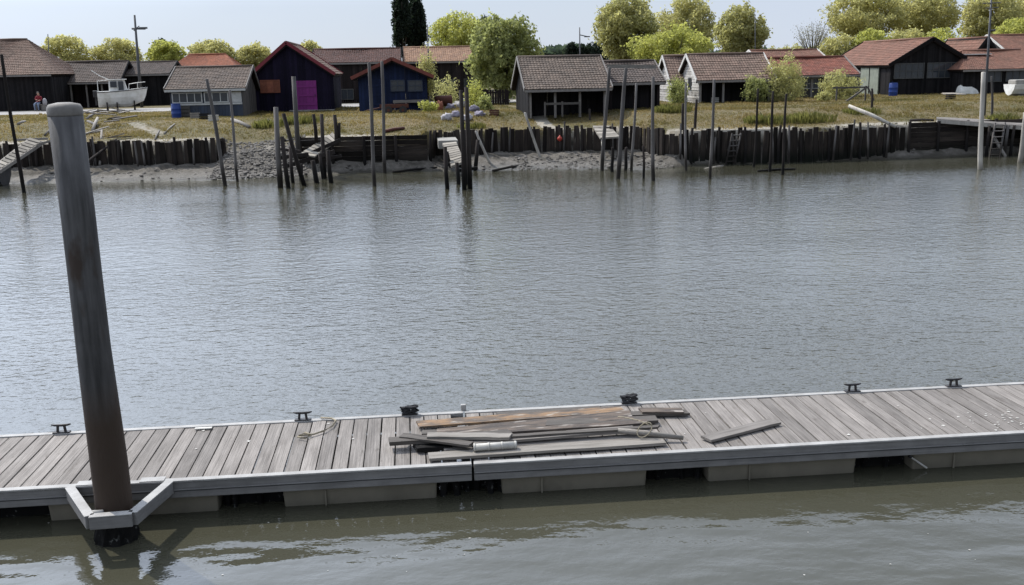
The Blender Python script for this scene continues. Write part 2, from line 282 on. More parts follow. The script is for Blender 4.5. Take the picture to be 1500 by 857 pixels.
def ground():
    xs = []; x = -70
    while x < 110:
        xs.append(x); x += .3 if -30 < x < 48 else 1.5
    ys = []; y = 49
    while y < 75.2:
        ys.append(y); y += .22 if 54 < y < 64 else .45
    V = [(x, y, height(x, y)) for y in ys for x in xs]; nx = len(xs)
    F = [(j*nx+i, j*nx+i+1, (j+1)*nx+i+1, (j+1)*nx+i) for j in range(len(ys)-1) for i in range(nx-1)]
    me = bpy.data.meshes.new('bank_ground'); me.from_pydata(V, [], F); me.polygons.foreach_set('use_smooth', [True]*len(F))
    at = me.attributes.new('sand', 'FLOAT', 'POINT'); vals = []
    path = [[PX(735, 152, 84), PX(770, 163, 75), G(800, 172, 2.55), G(860, 178, 2.4), G(880, 182, 2.2)], [G(196, 188, 2.3), G(235, 200, 2.0)]]
    for (x, y, z) in V:
        yw = interp(WALL, x)
        s = (1-sst(.5, 2.6, y-yw))*sst(-.1, .1, y-yw)*(.25+.75*sst(-.15, .25, fbm(x*.25, 3.3)+.1))
        for pts in path:
            d = 9
            for a, b in zip(pts, pts[1:]):
                ab = (b-a).xy; t = max(0, min(1, (Vector((x, y))-a.xy).dot(ab)/ab.length_squared)); d = min(d, (Vector((x, y))-a.xy-ab*t).length)
            s = max(s, (1-sst(.2, .9, d))*(.75 if pts is path[0] else .5))
        vals.append(s)
    at.data.foreach_set('value', vals)
    M = bpy.data.materials.new('bank_earth'); M.use_nodes = True; t = M.node_tree; k = t.links.new; b = t.nodes['Principled BSDF']
    ge = N(t, 'ShaderNodeNewGeometry'); sx = N(t, 'ShaderNodeSeparateXYZ'); k(ge.outputs['Position'], sx.inputs[0])
    def noi(sc, d=6, st=None):
        n = N(t, 'ShaderNodeTexNoise'); n.inputs['Scale'].default_value = sc; n.inputs['Detail'].default_value = d; n.inputs['Roughness'].default_value = .65; k(ge.outputs['Position'], n.inputs['Vector']); return n
    def rng(src, a, b_, c=0, d=1):
        n = N(t, 'ShaderNodeMapRange'); n.inputs[1].default_value = a; n.inputs[2].default_value = b_; n.inputs[3].default_value = c; n.inputs[4].default_value = d; k(src, n.inputs[0]); return n.outputs[0]
    def mixc(f, A, B):
        n = N(t, 'ShaderNodeMix', data_type='RGBA'); k(f, n.inputs[0])
        for i, c in ((6, A), (7, B)):
            if isinstance(c, tuple): n.inputs[i].default_value = (*c, 1)
            else: k(c, n.inputs[i])
        return n.outputs[2]
    n1, n2, n3 = noi(.35), noi(3.5), noi(14)
    grass = mixc(rng(n1.outputs['Fac'], .35, .65), (.14, .102, .044), (.078, .072, .026)); grass = mixc(rng(n2.outputs['Fac'], .5, .75), grass, (.175, .138, .068))
    sand = mixc(rng(n2.outputs['Fac'], .3, .7), (.36, .325, .265), (.23, .205, .16))
    mud = mixc(rng(n2.outputs['Fac'], .35, .65), (.15, .134, .113), (.078, .07, .057)); mud = mixc(rng(n3.outputs['Fac'], .58, .68), mud, (.30, .28, .245))
    n5 = noi(.9, 4); mud = mixc(rng(n5.outputs['Fac'], .48, .6), mud, (.06, .053, .042))
    at = N(t, 'ShaderNodeAttribute', attribute_name='sand'); ml = N(t, 'ShaderNodeMath', operation='ADD'); k(at.outputs['Fac'], ml.inputs[0]); k(rng(n2.outputs['Fac'], .3, .7, -.3, .3), ml.inputs[1])
    up = mixc(rng(ml.outputs[0], .35, .6), grass, sand)
    wet = mixc(rng(sx.outputs['Z'], .02, .22), (.045, .04, .028), mud)
    allc = mixc(rng(sx.outputs['Z'], 1.1, 1.7), wet, up)
    k(allc, b.inputs['Base Color']); k(rng(sx.outputs['Z'], .05, .35, .35, .9), b.inputs['Roughness']); b.inputs['Specular IOR Level'].default_value = .3
    bp = N(t, 'ShaderNodeBump'); bp.inputs['Strength'].default_value = .9; bp.inputs['Distance'].default_value = .09; k(n3.outputs['Fac'], bp.inputs['Height']); k(bp.outputs[0], b.inputs['Normal'])
    me.materials.append(M); o = bpy.data.objects.new('bank_ground', me); COL.objects.link(o); o['kind'] = 'structure'
    return o, M
bank, bank_mat = ground()
PATHS = [[PX(735, 152, 84), PX(770, 163, 75), G(800, 172, 2.55), G(860, 178, 2.4), G(880, 182, 2.2)], [G(196, 188, 2.3), G(235, 200, 2.0)]]
def path_d(x, y):
    d = 9
    for pts in PATHS:
        for a, b in zip(pts, pts[1:]):
            ab = (b-a).xy; t = max(0, min(1, (Vector((x, y))-a.xy).dot(ab)/ab.length_squared)); d = min(d, (Vector((x, y))-a.xy-ab*t).length)
    return d
b = MB(); b.quad((-4000, 75.1, 2.694), (4000, 75.1, 2.694), (4000, 6000, 2.694), (-4000, 6000, 2.694)); o = b.build('ground', 'asphalt'); o.data.materials[0] = bank_mat; o['kind'] = 'structure'
b = MB(); b.quad((-90, 87.5, 2.70), (27, 87.5, 2.70), (27, 97, 2.70), (-90, 97, 2.70)); o = b.build('road', 'asphalt'); o['kind'] = 'structure'

def water():
    M = bpy.data.materials.new('river_water'); M.use_nodes = True; t = M.node_tree; k = t.links.new; b = t.nodes['Principled BSDF']
    b.inputs['Roughness'].default_value = .03; b.inputs['IOR'].default_value = 1.36; b.inputs['Specular IOR Level'].default_value = .75
    ge = N(t, 'ShaderNodeNewGeometry')
    def noi(sc, st, d, rot=0):
        mp = N(t, 'ShaderNodeMapping'); mp.inputs['Scale'].default_value = st; mp.inputs['Rotation'].default_value = (0, 0, rot); k(ge.outputs['Position'], mp.inputs[0])
        n = N(t, 'ShaderNodeTexNoise'); n.inputs['Scale'].default_value = sc; n.inputs['Detail'].default_value = d; n.inputs['Roughness'].default_value = .55; k(mp.outputs[0], n.inputs['Vector']); return n
    cn = noi(.12, (.6, 1, 1), 4); mr = N(t, 'ShaderNodeMapRange'); mr.inputs[1].default_value = .35; mr.inputs[2].default_value = .65; k(cn.outputs['Fac'], mr.inputs[0])
    mx = N(t, 'ShaderNodeMix', data_type='RGBA'); mx.inputs[6].default_value = (.044, .043, .029, 1); mx.inputs[7].default_value = (.053, .051, .035, 1); k(mr.outputs[0], mx.inputs[0]); k(mx.outputs[2], b.inputs['Base Color'])
    # ripples: calm in the lee of the pontoon and along the far mud, ruffled between
    sx = N(t, 'ShaderNodeSeparateXYZ'); k(ge.outputs['Position'], sx.inputs[0])
    def rng(src, a, b_, c, d):
        n = N(t, 'ShaderNodeMapRange'); n.interpolation_type = 'SMOOTHSTEP'
        for i, q in enumerate((a, b_, c, d)): n.inputs[i+1].default_value = q
        k(src, n.inputs[0]); return n.outputs[0]
    ca = rng(sx.outputs['Y'], 12.4, 15.0, .3, 1); cb = rng(sx.outputs['Y'], 49, 57, 1.15, .4)
    pat = noi(.07, (.5, 1, 1), 3); cp = rng(pat.outputs['Fac'], .36, .62, .7, 1.25)
    m1 = N(t, 'ShaderNodeMath', operation='MULTIPLY'); k(ca, m1.inputs[0]); k(cb, m1.inputs[1]); m2 = N(t, 'ShaderNodeMath', operation='MULTIPLY'); k(m1.outputs[0], m2.inputs[0]); k(cp, m2.inputs[1])
    n1 = noi(6.0, (.75, 1.1, 1), 3, .25); n2 = noi(2.2, (.8, 1.1, 1), 2, -.3)
    ad = N(t, 'ShaderNodeMath', operation='MULTIPLY_ADD'); ad.inputs[1].default_value = 1.0; k(n2.outputs['Fac'], ad.inputs[0]); k(n1.outputs['Fac'], ad.inputs[2])
    hm = N(t, 'ShaderNodeMath', operation='MULTIPLY'); k(ad.outputs[0], hm.inputs[0]); k(m2.outputs[0], hm.inputs[1])
    bp = N(t, 'ShaderNodeBump'); bp.inputs['Strength'].default_value = 1; bp.inputs['Distance'].default_value = .021; n4 = noi(.7, (.6, 1.5, 1), 2, .5); h2 = N(t, 'ShaderNodeMath', operation='MULTIPLY_ADD'); k(rng(sx.outputs['Y'], 12.4, 17, 3.5, .5), h2.inputs[1]); k(n4.outputs['Fac'], h2.inputs[0]); k(hm.outputs[0], h2.inputs[2])
    k(h2.outputs[0], bp.inputs['Height']); k(bp.outputs[0], b.inputs['Normal'])
    q = MB(); q.quad((-300, -30, 0), (400, -30, 0), (400, 66, 0), (-300, 66, 0)); o = q.build('water', None); o.data.materials.append(M); o['kind'] = 'structure'
water()

# ------------------------------------------------------------------ pontoon
YN, YF, DZ = 12.5, 14.62, .5
pm = MB(); pm.box(-.0925, .0925, -1.0, 1.0, -.04, 0, .5); plank_me = pm.mesh('plank', 'deck')
def pontoon(label, x0, x1, floats):
    cx = (x0+x1)/2; root = thing('floating_pontoon', label, 'pontoon', (cx, (YN+YF)/2, 0), group='pontoon sections end to end')
    a, b_ = x0-cx, x1-cx; n = YN-(YN+YF)/2; f = -n
    def part(nm, mt, *bx, **k):
        q = MB(); q.box(*bx, .5); return q.build(nm, mt, root, **k)
    e = part('edge_beam', 'beam', a, b_, n, n+.10, .275, .485, bevel=.008)
    q = MB(); q.box(a, b_, n-.012, n+.09, .487, .512, .5); lp = q.build('edge_strip', 'lip', root, bevel=.005)
    q = MB(); q.box(a+.003, b_-.003, n-.004, n+.02, .365, .380, .5); q.build('groove', 'beam_dark', e)
    q = MB(); q.box(a+.003, b_-.003, n-.018, n+.02, .380, .394, .5); q.build('moulding', 'beam', e, bevel=.004)
    e = part('edge_beam', 'beam', a, b_, f-.10, f, .275, .485, bevel=.008)
    q = MB(); q.box(a, b_, f-.085, f+.012, .487, .512, .5); q.build('edge_strip', 'lip', root, bevel=.005)
    for xx in (a+.05, b_-.05): part('end_beam', 'beam', xx-.05, xx+.05, n+.102, f-.102, .275, .448)
    x = x0+.11
    while x < x1-.10:
        o = piece('plank', plank_me, root, (x-cx+random.uniform(-.003, .003), random.uniform(-.008, .008), DZ+random.uniform(-.005, .004)), (random.uniform(-.001, .001), random.uniform(-.008, .008), random.uniform(-.003, .003)), (1, .965, 1)); x += .2035
    for (u0, u1) in floats:
        q = MB(); u0 -= cx; u1 -= cx
        q.hexa([(u0+.03, n+.2, -.35), (u1-.03, n+.2, -.35), (u1-.03, f-.2, -.35), (u0+.03, f-.2, -.35), (u0, n+.14, .272), (u1, n+.14, .272), (u1, f-.14, .272), (u0, f-.14, .272)], .5)
        q.build('float', 'float', root, bevel=.03)
        q = MB(); q.box(u0+(u1-u0)*.27, u0+(u1-u0)*.27+.02, n+.125, n+.15, -.1, .26, .5); q.build('float_seam', 'float', root)
    for (u0, u1), (w0, w1) in zip(floats, floats[1:]):           # hanging weed, and joists widened into black panels that darken the gaps
        q = MB(); q.box(u1-cx+.02, w0-cx-.02, n+.36, n+.5, -.2, .27, .2); q.build('joist_dark_panel', 'black', root)
        for i in (0, 1, 4, 6):
            xx = lerp(u1, w0, .1+.13*i)-cx+random.uniform(-.02, .02); q = MB()
            q.tube([(xx, n+.22+random.uniform(0, .3), .27), (xx+random.uniform(-.03, .03), n+.25+random.uniform(0, .2), -.12)], [.05, .025], 6); q.build('hanging_weed', 'black', root)
    return root
def xq(px, py, z, ): return G(px, py, z).x
FL = lambda a, b_: (xq(a, 735, .05), xq(b_, 735, .05))
pontoon('left pontoon section with the tall pile in its collar', -9.3, .655, [(-8.9, -6.4), (xq(70, 760, .05), xq(318, 750, .05)), (xq(413, 745, .05), xq(642, 738, .05))])
pontoon('right pontoon section carrying most of the heap of loose boards', .685, 12.8, [(xq(737, 730, .05), xq(953, 715, .05)), (xq(1040, 705, .05), xq(1262, 695, .05)), (xq(1345, 690, .05), xq(1345, 690, .05)+2.15), (xq(1345, 690, .05)+3.0, xq(1345, 690, .05)+5.2)])
# weed and hinge, plus a black panel added to darken the gap between sections
root = thing('hinge_fender', 'black weed-hung rubber fender under the joint of the two pontoon sections', 'fender', (.67, YN+.3, 0))
for i in range(6):
    q = MB(); xx = -.38+.15*i; q.tube([(xx, random.uniform(-.12, .2), .27), (xx+random.uniform(-.04, .04), random.uniform(-.12, .1), -.15)], [.06, .035], 7); q.build('rubber_strip', 'black', root)
q = MB(); q.box(-.42, .42, .1, .2, -.2, .27, .3); q.build('gap_dark_panel', 'black', root)
q = MB(); q.box(-.04, .04, 2.14-.3, 2.2-.3, .50, .60, .5); q.build('hinge_bracket', 'lip', root, bevel=.01)
# pile and collar
pb = G(165, 735, .45); PXc, PYc = -3.72, 12.02
ptop = PX(94, 154, PYc)
root = thing('mooring_pile', 'thick tall grey pile with rounded cap standing in the pontoon collar', 'pile', (PXc, PYc, 0))
q = MB(); lx, lz = ptop.x-PXc, ptop.z
zs = [-1.5, 0, .5, 1.0, 1.6, 2.4, 3.2, 4.0, lz-.12]
q.tube([(lx*max(0, z)/lz + .006*math.sin(z*1.7)*(1 if 0 < z < lz-.3 else .3), .01*math.sin(z*2.3), z) for z in zs], [.212, .214, .214, .214, .205, .192, .187, .186, .186], 40)
q.build('shaft', 'pile', root, smooth=True)
q = MB(); q.tube([(lx, 0, lz-.125), (lx, 0, lz-.10), (lx, 0, lz-.03), (lx, 0, lz+.01), (lx, 0, lz+.03)], [.186, .1885, .1885, .165, .07], 40); q.build('cap', 'pile_cap', root, smooth=True)
q = MB(); rr = random.Random(3); n_ = 32; rows = [(-.4, .235), (-.1, .25), (.06, .245), (.2, .232), (.3, .217)]
for z_, r_ in rows:
    for j in range(n_):
        a_ = 2*math.pi*j/n_; r2 = r_*(1+rr.uniform(-.05, .09)) if z_ < .28 else r_; q.v.append((r2*math.cos(a_), r2*math.sin(a_), z_+(rr.uniform(-.08, .1) if z_ > .15 else 0)))
for i_ in range(len(rows)-1):
    for j in range(n_): q.f.append((i_*n_+j, i_*n_+(j+1) % n_, (i_+1)*n_+(j+1) % n_, (i_+1)*n_+j)); q.a.append(rr.random())
q.build('weed_crust', 'black', root)
cp = [G(x, y, .5) for x, y in ((101, 716), (131, 757), (194, 752), (250, 703))]
cp[0].y = YN-.012; cp[3].y = YN-.012
root = thing('pile_collar', 'pale angular steel collar fixed to pontoon edge around the thick pile', 'collar', (PXc, YN, 0))
loc = Vector((PXc, YN, 0))
for a, b_ in zip(cp, cp[1:]):
    q = MB(); q.beam(a-loc+Vector((0, 0, -.075)), b_-loc+Vector((0, 0, -.075)), .10, .15, v=.5); fr = q.build('collar_bar', 'beam', root, bevel=.01)
    q = MB(); q.beam(a-loc+Vector((0, 0, .010)), b_-loc+Vector((0, 0, .010)), .115, .014, v=.5); q.build('top_plate', 'lip', fr, bevel=.003)
for (px, py) in ((137, 752), (168, 740)):
    c = G(px, py, .47)-loc; q = MB(); q.tube([c+Vector((-.1, .03, -.02)), c+Vector((.1, .03, -.02))], .045, 10); q.build('roller', 'lip', root, smooth=True)
for a in (cp[0], cp[3]):
    q = MB(); c = a-loc; s_ = 1 if a is cp[0] else -1; q.box(c.x+s_*.22-.15, c.x+s_*.22+.15, .0, .14, .513, .522, .5); q.build('mounting_plate', 'lip', root)
# cleats
def cleat(px, py, label, wrapped=False):
    c = G(px, py, .512); c.y = YF-.03
    r = thing('mooring_cleat', label, 'cleat', (c.x, c.y, .512), group='cleats along the pontoon edge')
    q = MB(); q.box(-.12, .12, -.045, .045, 0, .018, .5); q.build('base', 'iron', r, bevel=.006)
    for s_ in (-1, 1):
        q = MB(); q.beam((s_*.055, 0, .015), (s_*.045, 0, .10), .034, .03, up=(0, 1, 0)); q.build('leg', 'iron', r, bevel=.005)
    q = MB(); q.tube([(-.135, 0, .122), (-.09, 0, .112), (0, 0, .108), (.09, 0, .112), (.135, 0, .122)], [.010, .017, .019, .017, .010], 8); q.build('horn', 'iron', r, smooth=True)
    if wrapped:
        pts = [(.11*math.cos(t*.9)*(1+.2*math.sin(t*2.3)), .06*math.sin(t*.9), .06+.035*math.sin(t*.37+1)+.02*math.sin(t*2.1)) for t in [i*.5 for i in range(70)]]
        q = MB(); q.tube(pts, .014, 6); o = q.build('wrapped_rope', 'rope_dark', None, smooth=True, loc=(c.x, c.y-.01, .53))
        o.name = 'mooring_rope'; tag(o, 'dark rope wound in a bundle on the ' + wrapped, 'rope', 'ropes wound on cleats')
cleat(91, 633, 'black iron cleat left of the thick pile')
cleat(445, 611, 'black iron cleat behind the curl of pale rope')
cleat(600, 602, 'black cleat under dark rope, left of the loose boards', 'cleat left of the loose boards')
cleat(917, 584, 'black cleat under dark rope, behind right end of the loose boards', 'cleat behind right end of the loose boards')
cleat(1238, 566, 'second bare black cleat from the right edge of the photo')
cleat(1383, 558, 'rightmost bare black cleat on the pontoon')
# loose boards on the deck
def board(name, label, pa, pb, width, thick, z, m, tilt=0, roll=0, cat='board'):
    if width < .2: width *= 1.3
    a, b_ = G(*pa, z), G(*pb, z); d = b_-a; Lh = d.length/2
    q = MB(); segs = 7; sag = [random.uniform(-.004, .004) for _ in range(segs+1)]; j0, j1 = random.uniform(-.03, .03), random.uniform(-.03, .03)
    for i in range(segs):
        s0, s1 = -Lh+2*Lh*i/segs, -Lh+2*Lh*(i+1)/segs
        w0 = [s0+(j0 if i == 0 else 0), s0-(j0 if i == 0 else 0), s1+(j1 if i == segs-1 else 0), s1-(j1 if i == segs-1 else 0)]
        q.hexa([(w0[0], -width/2, sag[i]), (w0[2], -width/2, sag[i+1]), (w0[3], width/2, sag[i+1]), (w0[1], width/2, sag[i]),
                (w0[0], -width/2, sag[i]+thick), (w0[2], -width/2, sag[i+1]+thick), (w0[3], width/2, sag[i+1]+thick), (w0[1], width/2, sag[i]+thick)], .5)
    me = q.mesh(name, m); bm = bmesh.new(); bm.from_mesh(me); bmesh.ops.remove_doubles(bm, verts=bm.verts, dist=.0005)
    cnt = {}
    for f in bm.faces: cnt.setdefault(tuple(sorted(v.index for v in f.verts)), []).append(f)
    dele = [f for l in cnt.values() if len(l) > 1 for f in l]; bmesh.ops.delete(bm, geom=dele, context='FACES_ONLY'); bm.to_mesh(me); bm.free()
    o = bpy.data.objects.new(name, me); COL.objects.link(o); c = (a+b_)/2; o.location = (c.x, c.y, z)
    o.rotation_euler = (roll, tilt, math.atan2(d.y, d.x))
    return tag(o, label, cat, 'loose boards heaped on the pontoon')
T0 = .524
board('loose_board', 'long rust-orange stained board at the back of the heap', (612, 624), (912, 601), .26, .03, T0+.03, 'plank_rust', tilt=.004)
board('loose_board', 'wide brown stained board lying in front of the rust-orange one', (640, 637), (925, 610), .34, .03, T0+.034, 'plank_brown', tilt=-.003, roll=.02)
board('loose_board', 'thin dark board behind the rust-orange board', (728, 608), (880, 598), .10, .025, T0, 'plank_dark')
board('loose_board', 'dark brown board poking out at the far right of the heap', (905, 609), (1007, 606), .13, .035, T0, 'plank_dark', tilt=.0)
board('loose_board', 'short reddish board on top at far right of the heap', (938, 603), (1000, 603), .15, .03, T0+.037, 'plank_brown')
board('loose_board', 'grey board end with dark underside left of the tied pole', (800, 624), (962, 616), .17, .045, T0+.02, 'plank_dark', tilt=.01)
board('loose_board', 'short thick dark beam at the left end of the heap', (570, 650), (748, 638), .15, .055, T0+.06, 'plank_dark', tilt=.0)
board('loose_board', 'short pale grey plank lying on top, left of heap', (626, 641), (748, 641), .13, .04, T0+.118, 'plank_pale', tilt=.01)
board('loose_board', 'long grey plank across the middle of the heap', (690, 648), (930, 631), .15, .035, T0+.075, 'plank_grey', tilt=-.01)
board('loose_board', 'long pale plank under the white tube at front of heap', (628, 671), (972, 648), .17, .038, T0+.004, 'plank_pale')
board('loose_board', 'second long plank from the front edge, partly under the others', (650, 659), (968, 641), .15, .036, T0+.002, 'plank_grey')
board('loose_board', 'black short block under the left end of the heap', (608, 659), (662, 655), .16, .058, T0, 'black')
board('loose_board', 'long thin dark lath lying along the middle of the heap', (740, 640), (965, 628), .07, .03, T0+.112, 'plank_dark', tilt=-.012)
board('loose_board', 'lone grey plank lying askew right of the heap', (1034, 645), (1135, 619), .16, .035, T0, 'plank_grey')
board('loose_board', 'narrow dark board half hidden under the brown stained board', (618, 636), (845, 622), .12, .03, T0, 'plank_dark')
board('loose_board', 'narrow brown board between the brown stained board and the long grey plank', (742, 633), (948, 621), .12, .035, T0+.05, 'plank_brown', tilt=-.006)
board('loose_board', 'dark board lying low between the two long front planks', (660, 664), (900, 648), .12, .032, T0, 'plank_dark')
board('loose_board', 'short rotten dark board crossing the left end of the heap', (588, 640), (690, 652), .12, .03, T0+.10, 'plank_dark', tilt=.01)
a, b_ = G(905, 631, T0+.12), G(1001, 642, T0+.03)
q = MB(); q.tube([(0, 0, .09), ((b_-a).x*.5, (b_-a).y*.5, .05), ((b_-a).x, (b_-a).y, .0)], [.035, .045, .03], 9); o = q.build('wooden_pole', 'plank_pale', smooth=True, loc=(a.x, a.y, T0+.035)); tag(o, 'short pale pole tied with cord at right end of heap', 'pole')
c = G(943, 634, T0+.1)
q = MB(); q.tube([(.10*math.cos(t), .05*math.sin(t)-.05, .09*math.sin(t+.6)) for t in [i*.33 for i in range(20)]]+[(-.05, .12, .08), (-.22, .35, .06), (-.26, .45, .03)], .008, 6); o = q.build('cord', 'rope', smooth=True, loc=(c.x, c.y, T0+.16)); tag(o, 'thin pale cord looped round the pole on the heap', 'cord')
a, b_ = G(694, 660, T0+.05), G(757, 656, T0+.05)
root = thing('white_tube', 'white plastic tube lying at the front of the heap', 'tube', (a.x, a.y, T0+.042+.05)); d = b_-a
q = MB(); q.tube([(0, 0, 0), (d.x, d.y, 0)], .05, 16); q.build('tube_wall', 'white_plastic', root, smooth=True)
for t in (.02, .35, .66, .97):
    q = MB(); q.tube([(d.x*t-.012, d.y*t, 0), (d.x*t+.012, d.y*t, 0)], .055, 16); q.build('band', 'white_plastic', root, smooth=True)
pts = [(436, 641), (447, 643), (457, 638), (447, 635), (438, 639), (460, 637), (475, 632), (487, 625), (492, 617), (486, 614), (470, 613)]
c = G(460, 630, T0); q = MB(); q.tube([tuple(G(x, y, T0)-c) for x, y in pts], .013, 7); o = q.build('rope', 'rope', smooth=True, loc=(c.x, c.y, T0+.012)); tag(o, 'curl of pale rope on the deck in front of a cleat', 'rope')
c = G(298, 627, T0); q = MB(); q.box(-.12, .12, -.03, .03, 0, .015, .5); o = q.build('white_strip', 'white_plastic', loc=(c.x, c.y, .514)); tag(o, 'small white strip lying on the far pontoon edge right of pile', 'strip')
a = G(1328, 665, .2); root = thing('hanging_pipe', 'short pale pipe slanting from under the right pontoon section', 'pipe', (a.x, YN+.13, .2)); q = MB(); q.tube([(0, 0, 0), (.24, -.02, -.17)], .013, 8); q.build('pipe_run', 'white_plastic', root); q = MB(); q.tube([(-.02, 0, .015), (.015, 0, -.01)], .02, 8); q.build('end_fitting', 'iron', root)
a = G(563, 672, .51)

# droppings and shell grit on the right end of the deck
q = MB(); rr = random.Random(21)
for i in range(60):
    p = G(rr.gauss(1460, 45), rr.gauss(612, 7), .51) if i < 40 else G(rr.uniform(180, 1450), rr.uniform(590, 660), .51)
    if not (YN+.15 < p.y < YF-.15): continue
    a0 = rr.uniform(0, 6.3); r0 = rr.uniform(.008, .028); n = len(q.v)
    q.v += [(p.x+r0*rr.uniform(.4, 1.5)*math.cos(a0+j*.9), p.y+r0*rr.uniform(.4, 1.5)*math.sin(a0+j*.9), .5085) for j in range(7)]; q.f.append(tuple(range(n, n+7))); q.a.append(rr.random())
o = q.build('bird_droppings', 'white_plastic', kind='stuff'); o['label'] = 'pale bird droppings spattered on the pontoon deck'; o['category'] = 'droppings'
# flecks of foam and shell drifting by the pontoon
q = MB(); rr = random.Random(11)
for i in range(15):
    p = G(rr.uniform(20, 1480), rr.uniform(765, 850), 0); a0 = rr.uniform(0, 6.3); r0 = rr.uniform(.005, .014); n = len(q.v); k_ = 6
    q.v += [(p.x+r0*rr.uniform(.5, 1.4)*math.cos(a0+j*1.047), p.y+r0*rr.uniform(.5, 1.4)*math.sin(a0+j*1.047), .006) for j in range(k_)]; q.f.append(tuple(range(n, n+k_))); q.a.append(rr.random())
o = q.build('foam_flecks', 'white_plastic', kind='stuff'); o['label'] = 'tiny pale flecks floating on the water before the pontoon'; o['category'] = 'foam'

# ------------------------------------------------------------------ retaining walls
ub = MB(); ub.box(-.5, .5, -.5, .5, 0, 1, .5); BOARD = ub.mesh('board', 'wall_board')
def wall_line(x): return interp(WALL, x)
def retaining(label, x0, x1, top, style, ragged=.08, post_h=.25):
    root = thing('retaining_wall', label, 'retaining wall', ((x0+x1)/2, wall_line((x0+x1)/2), 0), group='timber walls along the far bank')
    cx, cy = root.location.x, root.location.y
    if style == 'v':
        x = x0
        while x < x1:
            wd = random.uniform(.24, .36); xm = x+wd/2; sl = (wall_line(xm+.2)-wall_line(xm-.2))/.4
            piece('board', BOARD, root, (xm-cx, wall_line(xm)-cy+random.uniform(-.03, .03), -.5), (random.uniform(-.03, .03), random.uniform(-.045, .045), math.atan(sl)), (wd*random.uniform(.85, 1.0), .07, .5+top+random.uniform(-ragged, ragged)))
            x += wd*math.cos(math.atan(sl))
        for x in [x0+i*1.6+random.uniform(-.3, .3) for i in range(int((x1-x0)/1.6)+1)]:
            q = MB(); q.tube([(0, 0, -.6), (random.uniform(-.04, .04), 0, 1), (random.uniform(-.1, .1), 0, top+random.uniform(0, post_h))], [.09, .085, .075], 8); q.build('post', 'post_dark', root, smooth=False, loc=(x-cx, wall_line(x)-cy-.12, 0))
    else:
        n = max(1, round((x1-x0)/2.0)); st = (x1-x0)/n
        for i in range(n):
            xa, xb = x0+i*st, x0+(i+1)*st; ya, yb = wall_line(xa), wall_line(xb); z = -.3
            ang = math.atan2(yb-ya, xb-xa)
            while z < top-.1:
                h = min(.29, top-z)
                piece('board', BOARD, root, ((xa+xb)/2-cx, (ya+yb)/2-cy+random.uniform(-.03, .03), z+.01), (random.uniform(-.03, .03), random.uniform(-.012, .012), ang), (st*1.0, .07, h*.94)); z += .29
            q = MB(); q.tube([(0, 0, -.6), (0, .0, top+random.uniform(.0, post_h))], [.1, .085], 8); q.build('post', 'post_dark', root, loc=(xa-cx, ya-cy-.13, 0))
    return root
def stakes(root, xs, m='post'):
    for x in xs:
        q = MB(); ln = random.uniform(1.4, 2.4); lean = random.uniform(-.25, .25); q.tube([(0, 0, -.4), (lean*.5, .02, ln*.5), (lean, .08, ln)], [.07, .06, .05], 7); q.build('stake', m, root, loc=(x-root.location.x, wall_line(x)-root.location.y-.28, 0))
w1 = retaining('dark plank retaining wall left of the stony gap in the bank', -34, -10.5, 1.93, 'v', .11)
retaining('dark horizontal-board retaining wall below the blue shed', -6.0, 1.1, 1.98, 'h', post_h=.12)
w3 = retaining('dark retaining wall below the open tarred shed', 1.15, 14.35, 2.03, 'v', .10)
w4 = retaining('ragged dark stake wall below the white gabled sheds and red roof', 14.4, 28.6, 1.85, 'v', .2, .35)
retaining('high dark boarded wall at the right end of the bank', 28.9, 44, 2.05, 'h', post_h=.05)

stakes(w1, (-19, -17.6, -15.2, -14.8, -12.1)); stakes(w3, (2.4, 4.9, 6.0, 9.3, 12.2)); stakes(w4, (15.2, 17.1, 18.3, 20.6, 21.5, 24.1, 25.2, 26.3, 27.4))

# ------------------------------------------------------------------ mooring posts
def post(label, top, bot, wpx, m='post', zb=0, name='mooring_post', cat='post', grp='mooring posts along the far bank', bend=.03, deep=1.0):
    B = G(*bot, zb); T = PX(*top, B.y); sc = FPX/(B.y*1.0); r = wpx/sc/2*.9
    d = T-B; q = MB(); n = 7; pts = []; rad = []
    ph = random.uniform(0, 6)
    pts.append(-d*(deep/max(d.z, .5))); rad.append(r*1.08)
    for i in range(n+1):
        t = i/n; pts.append(d*t + Vector((bend*math.sin(t*4+ph), bend*.5*math.cos(t*3+ph), 0))*(1 if 0 < i else .3)); rad.append(r*(1.08-.22*t)*random.uniform(.95, 1.05))
    pts.append(d*1.0+Vector((bend*math.sin(4+ph), bend*.5*math.cos(3+ph), .02))); rad.append(r*.55)
    q.tube(pts, rad, 9); o = q.build(name, m, smooth=True, loc=B); return tag(o, label, cat, grp)
post('dark leaning post at the left edge of the photo, by the gangway', (2, 80), (35, 282), 5.5, 'post_dark')
post('tall leaning post in front of the grey-roofed lean-to shed, left of two', (303, 116), (330, 272), 6)
post('thinner leaning post in front of the lean-to shed, right of two', (336, 132), (348, 266), 4.5)
post('tall grey post left of the blue shed, the nearer of its pair', (540, 92), (549, 273), 6)
post('tall grey post standing before the blue shed door, farther of its pair', (559, 90), (564, 254), 5.5)
post('white slanting pole below the open tarred shed', (769, 165), (794, 240), 4.5, 'post_pale', bend=.01)
post('pale pole slanting off the wall right of the small ramp jetty', (697, 192), (720, 245), 4.5, 'post_pale', bend=.01)
post('thin dark post beside the red buoy', (815, 178), (816, 228), 4)
post('thin dark post left of the small pale platform', (863, 160), (865, 228), 4, 'post_dark')
post('tall bleached post carrying the left end of the pale beam', (892, 99), (882, 250), 6, 'post')
post('tallest brown post right of the bleached one, under the pale beam', (917, 100), (905, 262), 7, 'post')
post('crooked thin post between the brown post and the straight grey post', (932, 122), (925, 250), 4.5, 'post')
